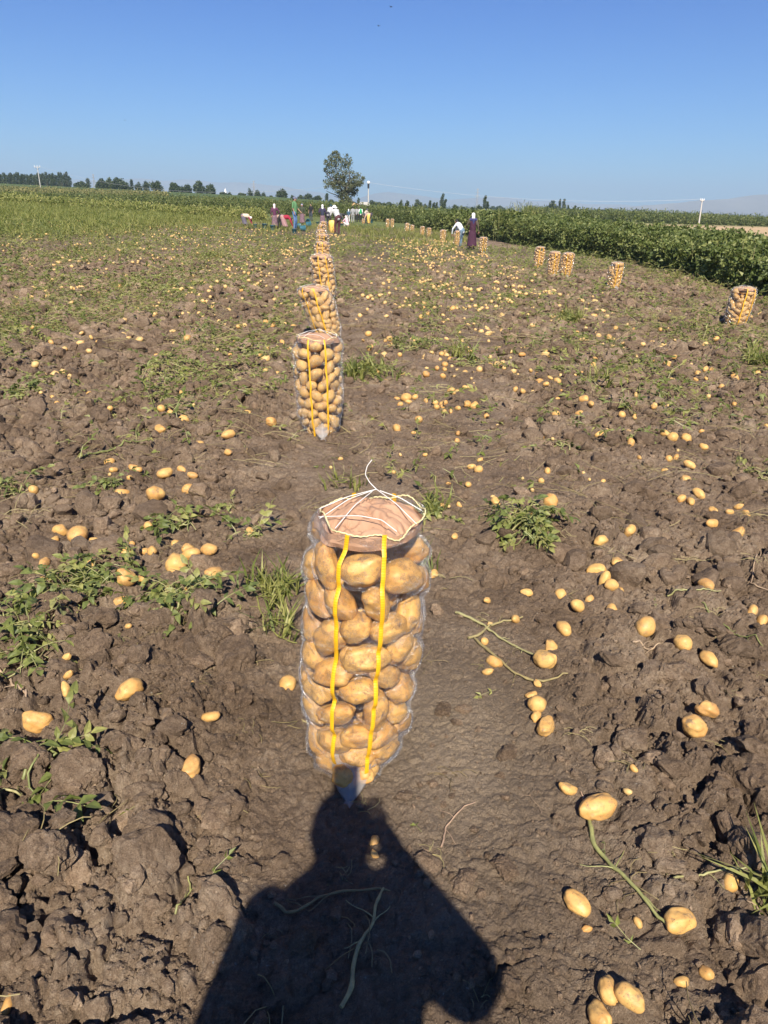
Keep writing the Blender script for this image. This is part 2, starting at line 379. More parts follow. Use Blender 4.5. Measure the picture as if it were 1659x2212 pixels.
# ------------------------------------------------------------------ mountains and haze
def mountains():
    M = mat('mountain', lambda nt, b: nt.links.new(ramp(nt, noise(nt, .003, 8, .6, gpos(nt)), [(.3, (.20, .16, .11)), (.7, (.36, .30, .22))]), b.inputs['Base Color']), rough_=1.)
    def ridge(name, Y, prof, seed, dpt):
        px = np.array([p[0] for p in prof]); py = np.array([p[1] for p in prof])
        xs = np.linspace(px[0], px[-1], 260); top = np.interp(xs, px, py)
        base = np.array([at(v, 480, Y)[0] for v in xs]); H = np.array([at(v, t, Y)[2] for v, t in zip(xs, top)])
        rows = 26; V = []
        for i in range(rows):
            s = i/(rows-1); q = 1-abs(2*s-1)
            yy = Y-dpt*(1-s)+dpt*.3*s if False else Y+dpt*(s-.5)*2
            xx = base*(yy/Y)**.0
            nz = fbm(xx/500., np.full_like(xx, yy/500.), 6, seed); 
            z = np.maximum(H+20, 0)*(q**1.15)*(1+.55*(nz-.5)*(1-q**4)) - 20
            V.append(np.stack([xx, np.full_like(xx, yy), z], 1))
        n = 260; V = np.vstack(V); Fq = [(i*n+j, i*n+j+1, (i+1)*n+j+1, (i+1)*n+j) for i in range(rows-1) for j in range(n-1)]
        obj(name, mesh(name, V, Fq, [M], None, True), kind='structure')
    def jit(p, s, a):
        xs = np.arange(p[0][0], p[-1][0]+1, 14); y = np.interp(xs, [q[0] for q in p], [q[1] for q in p])
        y = y+a*(fbm(xs/60., xs*0+s, 5, s)-.5); return list(zip(xs, y))
    ridge('mountain_range', 4200, jit([(900, 474), (1020, 466), (1100, 458), (1240, 455), (1330, 449), (1420, 438), (1500, 432), (1580, 424), (1640, 419), (1720, 416), (1850, 412), (2100, 420), (2500, 470)], 3, 9), 5, 800)
    ridge('mountain_range', 6200, jit([(640, 452), (760, 432), (800, 416), (840, 412), (890, 420), (960, 432), (1020, 425), (1070, 424), (1160, 432), (1300, 440), (1500, 452), (1700, 470)], 5, 9), 9, 900)
    ridge('mountain_range', 7000, jit([(-900, 420), (-400, 398), (-50, 388), (120, 386), (240, 388), (330, 384), (420, 388), (520, 392), (620, 400), (700, 414), (800, 440)], 8, 10), 12, 1000)
mountains()
hz = bpy.data.materials.new('haze'); hz.use_nodes = True; hz.node_tree.nodes.clear()
_v = hz.node_tree.nodes.new('ShaderNodeVolumePrincipled'); _o = hz.node_tree.nodes.new('ShaderNodeOutputMaterial')
_v.inputs['Color'].default_value = (.46, .62, .80, 1); _v.inputs['Density'].default_value = 3.1e-4; _v.inputs['Anisotropy'].default_value = 0.0
hz.node_tree.links.new(_v.outputs[0], _o.inputs['Volume'])
_hb = MB().box((0, 0, 0), (1, 1, 1)); _me = _hb.me('haze', [hz])
ho = obj('haze', _me, kind='stuff'); ho.scale = (17600, 17600, 300); ho.location = (0, 0, 300/2-12)

# ------------------------------------------------------------------ potatoes
def pot_template(sub, seed):
    r = np.random.default_rng(seed); V, Fc = ICO[sub]; V = V.copy()
    el = r.uniform(1.05, 1.5) if seed % 4 else r.uniform(1.5, 1.8); fl = r.uniform(.84, .97)
    n = 1+.20*(fbm(V[:, 0]*1.2+seed, V[:, 1]*1.2+V[:, 2]*.9, 2, seed)-.5)*2+.10*(fbm(V[:, 2]*2.3+seed, V[:, 1]*2.3-V[:, 0], 2, seed+3)-.5)*2
    W = V*n[:, None]
    for _ in range(3):                                # eyes: small dents
        c = r.normal(size=3); c /= np.linalg.norm(c); d = np.linalg.norm(V-c, axis=1); W *= (1-.09*np.exp(-(d/.22)**2))[:, None]
    W = W*np.array([el, 1.0, fl]); W[:, 1] += (.16*r.normal()*.9)*W[:, 0]**2/el
    s = 1/el**.5; return W*s*.5, Fc
POT_T = {s: [pot_template(s, k) for k in range(1, 9)] for s in (1, 2, 3, 4)}
POT_LOOSE = {s: [mesh('potato', V, Fc, [M_POT_LOOSE], None, True) for V, Fc in POT_T[s]] for s in (2, 3, 4)}
POT_LIGHT = [mesh('potato', V, Fc, [M_POT_LIGHT], None, True) for V, Fc in POT_T[2]]
POT_ME = {s: [mesh('potato', V, Fc, [M_POT], None, True) for V, Fc in POT_T[s]] for s in (2, 3, 4)}

# ------------------------------------------------------------------ potato sacks
def film_mat():
    m = bpy.data.materials.new('woven_plastic_film'); m.use_nodes = True; nt = m.node_tree; nt.nodes.clear()
    out = nt.nodes.new('ShaderNodeOutputMaterial')
    z = nt.nodes.new('ShaderNodeAttribute'); z.attribute_name = 'zone'
    sx = nt.nodes.new('ShaderNodeSeparateColor'); nt.links.new(z.outputs['Color'], sx.inputs[0])
    def wave(s, f):
        return math_(nt, 'SINE', math_(nt, 'MULTIPLY', s, f))
    wv = math_(nt, 'MULTIPLY', wave(sx.outputs[0], 2*math.pi*300), wave(sx.outputs[1], 2*math.pi*270))
    p = opos(nt)
    st = nt.nodes.new('ShaderNodeMapping'); st.inputs['Scale'].default_value = (9, 9, 34); nt.links.new(p, st.inputs[0])
    n0 = bump(nt, None, noise(nt, 1., 4, .6, st.outputs[0]), .7, .03)
    n1 = bump(nt, None, noise(nt, 60, 5, .75, p), 1., .065, n0)
    n2 = bump(nt, None, wv, .5, .00005, n1)
    gl = nt.nodes.new('ShaderNodeBsdfGlossy'); gl.inputs['Roughness'].default_value = .20; gl.inputs[0].default_value = (.95, .97, 1, 1); nt.links.new(n2, gl.inputs['Normal'])
    df = nt.nodes.new('ShaderNodeBsdfDiffuse'); df.inputs[0].default_value = (.70, .72, .78, 1)
    tr = nt.nodes.new('ShaderNodeBsdfTransparent'); tr.inputs[0].default_value = (.99, .985, .98, 1)
    lw = nt.nodes.new('ShaderNodeLayerWeight'); lw.inputs[0].default_value = .25; nt.links.new(n0, lw.inputs['Normal'])
    f = math_(nt, 'ADD', .006, math_(nt, 'MULTIPLY', lw.outputs['Facing'], .06))
    m1 = nt.nodes.new('ShaderNodeMixShader'); nt.links.new(f, m1.inputs[0]); nt.links.new(tr.outputs[0], m1.inputs[1]); nt.links.new(df.outputs[0], m1.inputs[2])
    fr = nt.nodes.new('ShaderNodeFresnel'); fr.inputs[0].default_value = 1.5; nt.links.new(n0, fr.inputs['Normal'])
    patch = ramp(nt, noise(nt, 24, 3, .6, p), [(.46, (.3, .3, .3)), (.56, (5, 5, 5))])
    patch = math_(nt, 'MULTIPLY', patch, ramp(nt, noise(nt, 330, 2, .6, p), [(.42, (.05, .05, .05)), (.52, (2.2, 2.2, 2.2))]))
    ff = math_(nt, 'MINIMUM', math_(nt, 'MULTIPLY', fr.outputs[0], patch), .30)
    m2 = nt.nodes.new('ShaderNodeMixShader'); nt.links.new(ff, m2.inputs[0]); nt.links.new(m1.outputs[0], m2.inputs[1]); nt.links.new(gl.outputs[0], m2.inputs[2])
    nt.links.new(m2.outputs[0], out.inputs[0]); return m
M_FILM = film_mat()
def _strap(nt, b):
    z = nt.nodes.new('ShaderNodeAttribute'); z.attribute_name = 'zone'; sx = nt.nodes.new('ShaderNodeSeparateColor'); nt.links.new(z.outputs['Color'], sx.inputs[0])
    wv = math_(nt, 'SINE', math_(nt, 'MULTIPLY', sx.outputs[1], 900.)); bump(nt, b, wv, .3, .0006)
    nt.links.new(ramp(nt, wv, [(0, (.78, .40, .010)), (1, (.88, .50, .018))]), b.inputs['Base Color'])
M_STRAP = mat('yellow_strap', _strap, rough_=.45)
def _paper(nt, b):
    p = opos(nt); nt.links.new(ramp(nt, noise(nt, 12, 5, .6, p), [(.3, (.40, .225, .13)), (.7, (.50, .30, .185))]), b.inputs['Base Color'])
    bump(nt, b, noise(nt, 45, 4, .6, p), .4, .004)
M_PAPER = mat('brown_paper', _paper, rough_=.75)
M_CORD = mat('white_cord', None, (.80, .78, .74), .6)
M_HEM = flat('hem_stitching', (.72, .62, .32), .7, .25, 160)
M_THREAD = flat('pink_thread', (.62, .10, .16), .7, .4, 90)
M_TAIL = mat('gathered_film', lambda nt, b: (bump(nt, b, noise(nt, 90, 3, .6, opos(nt)), .9, .004), None), (.58, .55, .52), .3, Alpha=.38)
PROF = np.array([(0, .075), (.02, .112), (.06, .138), (.12, .157), (.2, .170), (.35, .178), (.5, .180), (.65, .183), (.73, .180), (.79, .163), (.83, .141)])
def prof(z, s=1.): return np.interp(z, PROF[:, 0], PROF[:, 1])*s
def pack(seed, top=.79, n=104, rs=1.12, it_=260):
    r = np.random.default_rng(seed); z = r.uniform(.04, top-.03, n); a = r.uniform(0, 2*math.pi, n); q = np.sqrt(r.random(n))*prof(z)*.8
    P = np.stack([q*np.cos(a), q*np.sin(a), z], 1); rad = r.uniform(.034, .0475, n)*rs; rad[:10] *= .8
    for it in range(260):
        D = P[:, None]-P[None]; L = np.linalg.norm(D, axis=2)+np.eye(n)*9; ov = np.maximum(rad[:, None]+rad[None]-L, 0)
        P += (D/L[..., None]*ov[..., None]).sum(1)*.42
        P[:, 2] -= .0008
        P[:, 2] = np.clip(P[:, 2], rad*.9, top-rad*.9)
        q = np.hypot(P[:, 0], P[:, 1]); lim = np.maximum(prof(P[:, 2])-rad*.96, .004); f = np.minimum(1, lim/(q+1e-9)); P[:, 0] *= f; P[:, 1] *= f
    P[:, 2] *= (top-.018)/P[:, 2].max()
    out = []
    for i in range(n):
        az = math.atan2(P[i, 1], P[i, 0]); roll = r.normal()*.7
        M = Matrix.Rotation(az+math.pi/2, 3, 'Z') @ Matrix.Rotation(r.normal()*.15, 3, 'X') @ Matrix.Rotation(roll, 3, 'Y') @ Matrix.Rotation(r.uniform(0, 6.28), 3, 'X')
        out.append((P[i], rad[i], np.array(M), int(r.integers(0, 8))))
    return out
def film_grid(pots, top, hem, NT, NZ, closed=False):
    zs = np.concatenate([np.linspace(0, top, NZ-4), np.linspace(top, hem, 5)[1:]]); G = np.zeros((NZ, NT)); n2 = NZ-4
    for P, rad, M, k in pots:
        W = (POT_T[3][k][0]*2*rad*1.06) @ M.T+P
        iz = np.clip(np.round(W[:, 2]/top*(n2-1)).astype(int), 0, NZ-5); it = (np.arctan2(W[:, 1], W[:, 0])/(2*math.pi)*NT).astype(int) % NT
        np.maximum.at(G, (iz, it), np.hypot(W[:, 0], W[:, 1]))
    G[:n2] = np.maximum(G[:n2], (prof(zs[:n2])*.80)[:, None])
    def mf(A):
        B = A.copy()
        for dz in (-1, 0, 1):
            for dt in (-1, 0, 1): B = np.maximum(B, np.roll(np.roll(A, dt, 1), dz, 0) if dz == 0 else np.vstack([np.roll(A, dt, 1)[1:], A[-1:]]) if dz > 0 else np.vstack([A[:1], np.roll(A, dt, 1)[:-1]]))
        return B
    M0 = mf(G[:n2]) if NT < 150 else mf(mf(G[:n2])); H = M0.copy()
    for _ in range(3 if NT < 150 else 5):
        H = (np.roll(H, 1, 1)+2*H+np.roll(H, -1, 1))/4; H[1:-1] = (H[:-2]+2*H[1:-1]+H[2:])/4
        H = np.maximum(H, M0)
    H = (np.roll(H, 1, 1)+2*H+np.roll(H, -1, 1))/4; H[1:-1] = (H[:-2]+2*H[1:-1]+H[2:])/4
    H += .0035
    if NT > 150:
        tg, zg = np.meshgrid(np.arange(NT)*2*math.pi/NT*.17, zs[:n2]); cx_ = np.cos(tg/.17)*.17; sx_ = np.sin(tg/.17)*.17
        wr = 1-2*np.abs(fbm(cx_*14+sx_*9, zg*46+sx_*14, 3, 31)-.5)*1.6; mk = sstep(.42, .60, fbm(cx_*9+3, zg*7+sx_*8, 2, 33))
        H += .0065*np.clip(wr, 0, 1)**2*(.25+.75*mk)
    th = np.arange(NT)*2*math.pi/NT
    e = prof(hem)*(1+.05*np.sin(3*th+1)+.03*np.sin(5*th)) if not closed else np.full(NT, .03)
    for k in range(4):
        t = (k+1)/4; ww = H[-1]*(1-t)+e*t if k < 3 else e
        G[n2+k] = ww*(1+.02*np.sin(11*th+k)*(k < 3)+(.012 if k < 2 else 0))
    G[:n2] = H; G[0] = np.minimum(G[0], prof(0)*1.5); G[1] = np.minimum(G[1], prof(zs[1])*1.25)
    return zs, G, th
def build_sack(name, label, cat, group, x, y, rz, scale=(1, 1), lean=(0, 0), seed=1, lod=2, full=True, top=.79, hem=.83, opened=True, rot=0.0, z=None):
    """one clear plastic sack of potatoes; lean shears the standing sack; returns the Empty at its base"""
    z = float(T(x, y))+.004 if z is None else z
    root = thing(name, label, cat, (x, y, z), rz, group)
    W, Hs = scale
    def sh(V):
        V = np.asarray(V, float); t = V[:, 2]/.83; c, s_ = math.cos(-rz), math.sin(-rz); lx, ly = lean[0]*c-lean[1]*s_, lean[0]*s_+lean[1]*c
        return np.stack([V[:, 0]*W+lx*t, V[:, 1]*W+ly*t, V[:, 2]*Hs], 1)
    pots = pack(seed, top)
    NT, NZ = (180, 190) if lod == 3 else (64, 48) if full else (36, 26)
    zs, G, th = film_grid(pots, top, hem, NT, NZ)
    V = np.stack([(G*np.cos(th)).ravel(), (G*np.sin(th)).ravel(), np.repeat(zs, NT)], 1)
    if opened:                                        # the open mouth dips towards the front
        m = V[:, 2] > top-.001; V[m, 2] += .012*np.sin(np.arctan2(V[m, 1], V[m, 0])*2+.6)*(V[m, 2]-top)/(hem-top)
    Fq = [(i*NT+j, i*NT+(j+1) % NT, (i+1)*NT+(j+1) % NT, (i+1)*NT+j) for i in range(NZ-1) for j in range(NT)]
    cols = np.stack([np.tile(th/(2*math.pi), NZ), np.repeat(zs, NT), np.zeros(NT*NZ), np.ones(NT*NZ)], 1)
    obj('plastic_film', mesh('plastic_film', sh(V), Fq, [M_FILM], None, True, None, cols), root)
    # potatoes
    if full:
        for P, rad, M, k in pots:
            if math.hypot(P[0], P[1]) < prof(P[2])-.115 and P[2] < top-.1: continue
            o = obj('potato', POT_ME[4][k] if lod == 3 else POT_LIGHT[k], root); q = sh(P[None])[0]
            o.matrix_local = Matrix.Translation(q) @ Matrix(M).to_4x4() @ Matrix.Diagonal((2*rad*1.05*W, 2*rad*1.05*W, 2*rad*1.05*(W+Hs)/2, 1))
    else:
        mb = MB(); ts = []
        for P, rad, M, k in pots:
            if math.hypot(P[0], P[1]) < prof(P[2])-.09 and P[2] < top-.1: continue
            Vp, Fp = POT_T[1][k]; mb.add(sh((Vp*2*rad*1.06) @ M.T+P), Fp); ts.append(np.full(len(Vp), RNG.random()))
        obj('potato_fill', mb.me('potato_fill', [M_POT_PALE], True, np.concatenate(ts)), root, kind='stuff')
    if lod == 3:
        for dx, dy, k, rz_ in ((-.012, -.138, 2, .4), (.03, -.115, 5, 1.9)):
            o = obj('potato', POT_ME[4][k], root, (dx, dy, .062)); o.scale = (.078,)*3; o.rotation_euler = (.3, .2, rz_)
    # straps
    def ribbon(a0, w=.0062):
        zz = zs[1:]; GG = G[1:]; n = len(zz); wob = np.interp(zz, np.linspace(0, .83, 12), np.random.default_rng(int(a0*99+2000)+seed).normal(size=12)*.016)
        a = a0+wob; out = []; cols = []
        r = np.array([np.interp(a[i] % (2*math.pi), np.append(th, 2*math.pi), np.append(GG[i], GG[i][0])) for i in range(n)])
        kk = 3 if lod == 3 else 2; rp_ = np.pad(r, kk, 'edge'); r = np.max([rp_[i:i+n] for i in range(2*kk+1)], 0); r = np.convolve(np.pad(r, 2, 'edge'), np.ones(5)/5, 'valid')+.003
        for s, dr in ((-w, 0), (-w*.5, .0012), (w*.5, .0012), (w, 0)):
            out.append(np.stack([(r+dr)*np.cos(a)-s*np.sin(a), (r+dr)*np.sin(a)+s*np.cos(a), zz+.001], 1)); cols.append(np.stack([np.full(n, s*50), zz, zz*0, zz*0+1], 1))
        V = np.vstack(out); Fq = [(k*n+i, (k+1)*n+i, (k+1)*n+i+1, k*n+i+1) for k in range(3) for i in range(n-1)]
        obj('strap', mesh('strap', sh(V), Fq, [M_STRAP], None, True, None, np.vstack(cols)), root)
    wst = .0060 if lod == 3 else .0058
    for a in (-112, -74): ribbon(R(a)+rot, wst)
    for a in (66, 108): ribbon(R(a)+rot, wst)
    # mouth: hem ring, paper liner, cords
    ringr = G[-1]; hz_ = V[-NT:, 2]; nn = NT
    hv = np.stack([ringr*np.cos(th), ringr*np.sin(th), hz_], 1); hv = np.vstack([hv, hv[:1]])
    ta = np.arange(len(hv))*2*math.pi/NT; hv[:, 2] += .006*np.sin(ta*5+seed)+.005*np.sin(ta*9+1)+.0012*np.sin(np.arange(len(hv))*2.1); hv[:, :2] *= (1+.025*np.sin(ta*7+seed))[:, None]
    mb = MB().tube(sh(hv),   .0023 if lod == 3 else .003, 5, cap=False); obj('hem', mb.me('hem', [M_HEM], True), root)
    NR = 26 if lod == 3 else 10; rr = np.linspace(0, 1.0, NR); pv = []
    rs_ = np.random.default_rng(seed+50)
    for i, q in enumerate(rr):
        fold = (fbm(np.cos(th)*q*2.2+seed, np.sin(th)*q*3.2+4, 3, seed)-.5)
        rid = np.abs(np.sin(th*2+fold*7+seed))*.016*math.sin(math.pi*min(1, q*1.02))
        zc = top+.030+.026*(1-q**2.2)+fold*.045*q+rid-.015*q
        pv.append(np.stack([q*ringr*.97*np.cos(th)+.0, q*ringr*.97*np.sin(th)+.025*(1-q), zc], 1))
    for dq, dz in ((1.03, .75), (1.08, .4), (1.10, .15), (1.10, -.1)):
        base = np.minimum(ringr*dq, np.full(NT, .9)); k = top+(hem-top)*dz
        zz_ = np.full(NT, k)+(.02*(fbm(np.cos(th)*2+9, np.sin(th)*2, 2, seed)-.5) if dz < 0 else 0)
        lim = G[-5] if dz <= 0 else G[-3]
        pv.append(np.stack([np.minimum(base, lim*.985)*np.cos(th), np.minimum(base, lim*.985)*np.sin(th), zz_], 1))
    pv = np.vstack(pv); n = len(pv)//NT; Fq = [(i*NT+j, i*NT+(j+1) % NT, (i+1)*NT+(j+1) % NT, (i+1)*NT+j) for i in range(n-1) for j in range(NT)]
    obj('paper_liner', mesh('paper_liner', sh(pv), Fq, [M_PAPER], None, lod == 2), root)
    def cord(pts, r_=.0016):
        pts = np.array(pts, float); t = np.linspace(0, 1, len(pts)); tt = np.linspace(0, 1, 22)
        Q = np.stack([np.interp(tt, t, pts[:, k]) for k in range(3)], 1)
        Q[1:-1] = (Q[:-2]+2*Q[1:-1]+Q[2:])/4; return sh(Q)
    mb = MB(); kx, ky, kz = .012, .07, .876
    hemp = lambda deg: (prof(hem)*math.cos(R(deg)), prof(hem)*math.sin(R(deg)), hem+.004)
    rc = .0012 if lod == 3 else .0012
    for A_, B_, h_ in ((hemp(172), (kx, ky, kz), .0), (hemp(200), (kx, ky, kz), .006), (hemp(232), (kx-.01, ky-.005, kz-.004), .004), (hemp(330), (kx, ky, kz), 0), (hemp(10), (kx+.01, ky, kz-.004), .0)):
        mid = [(A_[i]+B_[i])/2+(h_ if i == 2 else 0)+(.007 if i == 2 else 0) for i in range(3)]
        mb.tube(cord([A_, mid, B_]), rc, 5)
    mb.tube(cord([hemp(195), (-.03, -.09, .862), (.03, -.105, .858), hemp(300)]), rc, 5)
    if lod == 3: mb.tube(cord([(kx, ky, kz), (kx-.02, ky+.02, kz+.012), (kx-.034, ky+.02, kz+.035), (kx-.03, ky+.02, kz+.06), (kx-.018, ky+.02, kz+.078)]), rc*1.15, 5)
    obj('drawstring', mb.me('drawstring', [M_CORD], True), root)
    # gathered bottom end with its thread
    mb = MB(); n = 14; a = np.arange(n)*2*math.pi/n; f0 = rot
    ca, sa = math.cos(f0), math.sin(f0)
    R_ = []
    for (py_, pz_, rx_, rz_) in ((-.09, .085, .058, .05), (-.125, .065, .055, .055), (-.155, .045, .045, .042), (-.178, .028, .026, .024), (-.192, .016, .010, .008), (-.206, .014, .019, .005), (-.222, .010, .021, .004)):
        cr = 1+.18*np.sin(a*5); q = np.stack([rx_*np.cos(a)*cr, np.full(n, py_), pz_+rz_*np.sin(a)*cr], 1); q[:, 2] = np.maximum(q[:, 2], .003)
        R_.append(np.stack([q[:, 0]*ca-q[:, 1]*sa, q[:, 0]*sa+q[:, 1]*ca, q[:, 2]], 1))
    mb.rings([sh(q) for q in R_], 0)
    tl = obj('gathered_end', mb.me('gathered_end', [M_TAIL], True), root)
    if lod == 3:
        t = np.linspace(0, 1, 60); Q = np.stack([.008*np.sin(t*40)*(1-.3*t)+.006*t+.004, -.21-.075*t+.004*np.cos(t*40), .008+.003*np.abs(np.sin(t*20))], 1)
        obj('thread', MB().tube(sh(Q), .0013, 4).me('thread', [M_THREAD], True), root)
    return root
# ------------------------------------------------------------------ the sacks standing in the field
G1 = 'full potato sacks lined up along the dug row'; G2 = 'full potato sacks standing near the crop edge'
build_sack('potato_sack', 'large clear potato sack in front, open top with brown paper and white drawstring', 'potato sack', G1,
           -.082, 1.845, 0, (1, 1), (.045, 0), 3, 3, True, z=float(hfun(-.082, 1.80))-.012)
ROWS = [  # base x, base y, top y, width (picture units), lean x, seed, label, group
 (695, 958, 722, 106, -.03, 11, 'second clear potato sack of the middle row, upright with paper folded in its mouth', G1),
 (712, 745, 620, 78, -.20, 12, 'third potato sack of the middle row, leaning to the left', G1),
 (706, 655, 551, 52, -.10, 13, 'fourth potato sack of the middle row, rounded top and slight left lean', G1),
 (696, 590, 524, 38, .0, 14, 'fifth potato sack of the middle row, half hidden by the fourth', G1),
 (696, 556, 507, 28, .03, 15, 'sixth potato sack of the middle row, behind the fifth', G1),
 (695, 538, 497, 25, -.02, 16, 'seventh potato sack of the middle row, only its top showing', G1),
 (693, 522, 486, 26, .04, 17, 'eighth potato sack of the middle row, in front of the woman in the navy vest', G1),
 (699, 512, 477, 20, .0, 18, 'farthest potato sack of the middle row, beside the checkered coat', G1),
 (1583, 718, 619, 54, .06, 21, 'potato sack at the right edge, standing alone before the tall crop', G2),
 (1323, 630, 568, 33, .03, 22, 'potato sack standing alone between the trio and the right edge sack', G2),
 (1221, 601, 544, 28, .02, 23, 'rightmost potato sack of the close trio by the crop', G2),
 (1192, 599, 541, 27, .02, 24, 'middle potato sack of the close trio by the crop', G2),
 (1161, 584, 532, 24, .03, 25, 'leftmost potato sack of the close trio by the crop', G2),
 (1042, 551, 513, 19, .0, 26, 'potato sack just right of the woman in the long purple dress', G2),
 (986, 535, 499, 13, .0, 27, 'potato sack behind the legs of the man in the white shirt', G2),
 (956, 524, 495, 14, .0, 28, 'potato sack just left of the man in the white shirt', G2),
 (926, 513, 491, 11, .0, 29, 'slightly shorter sack of the pair left of the white shirted man', G2),
 (912, 510, 488, 11, .0, 30, 'left sack of the pair left of the white shirted man', G2),
 (890, 500, 485, 10, .0, 31, 'short far sack right beside a taller one before the bushes', G2),
 (879, 501, 481, 10, .0, 32, 'taller far sack of two before the bushes', G2),
 (847, 493, 472, 9, .0, 33, 'right one of the two farthest sacks standing together', G2),
 (837, 493, 472, 9, .0, 34, 'left one of the two farthest sacks standing together', G2),
 (785, 484, 472, 8, .0, 35, 'small pale sack beside the man in the green shirt', 'sacks among the far workers')]
SACKPOS = {}
for bx, by, ty, wd, ln, sd, lb, gp in ROWS:
    x, y = gnd(bx, by); x0, y0 = x, y
    dd = depth(x, y, float(T(x, y))+.4); Wm = wd/FPX*dd; y += Wm*.45; x *= y/y0
    zt = at(bx, ty, y)[2]-float(T(x, y)); ws = float(np.clip(Wm/.345, .7, 1.25)); hs = float(np.clip((zt-.03)/.85, .6, 1.3))
    near = y < 27 and sd != 15
    hh = float(hfun(x, y)) if y < 40 else float(T(x, y))
    build_sack('potato_sack', lb, 'potato sack', gp, x, y, 0, (ws, hs), (ln, 0), sd, 2, near, rot=R([0, 8, -12, 10, -6][sd % 5] if sd < 21 else [18, 10, 14, 6][sd % 4]), z=min(hh, float(T(x, y))+.05))
    SACKPOS[sd] = (x, y, ws)

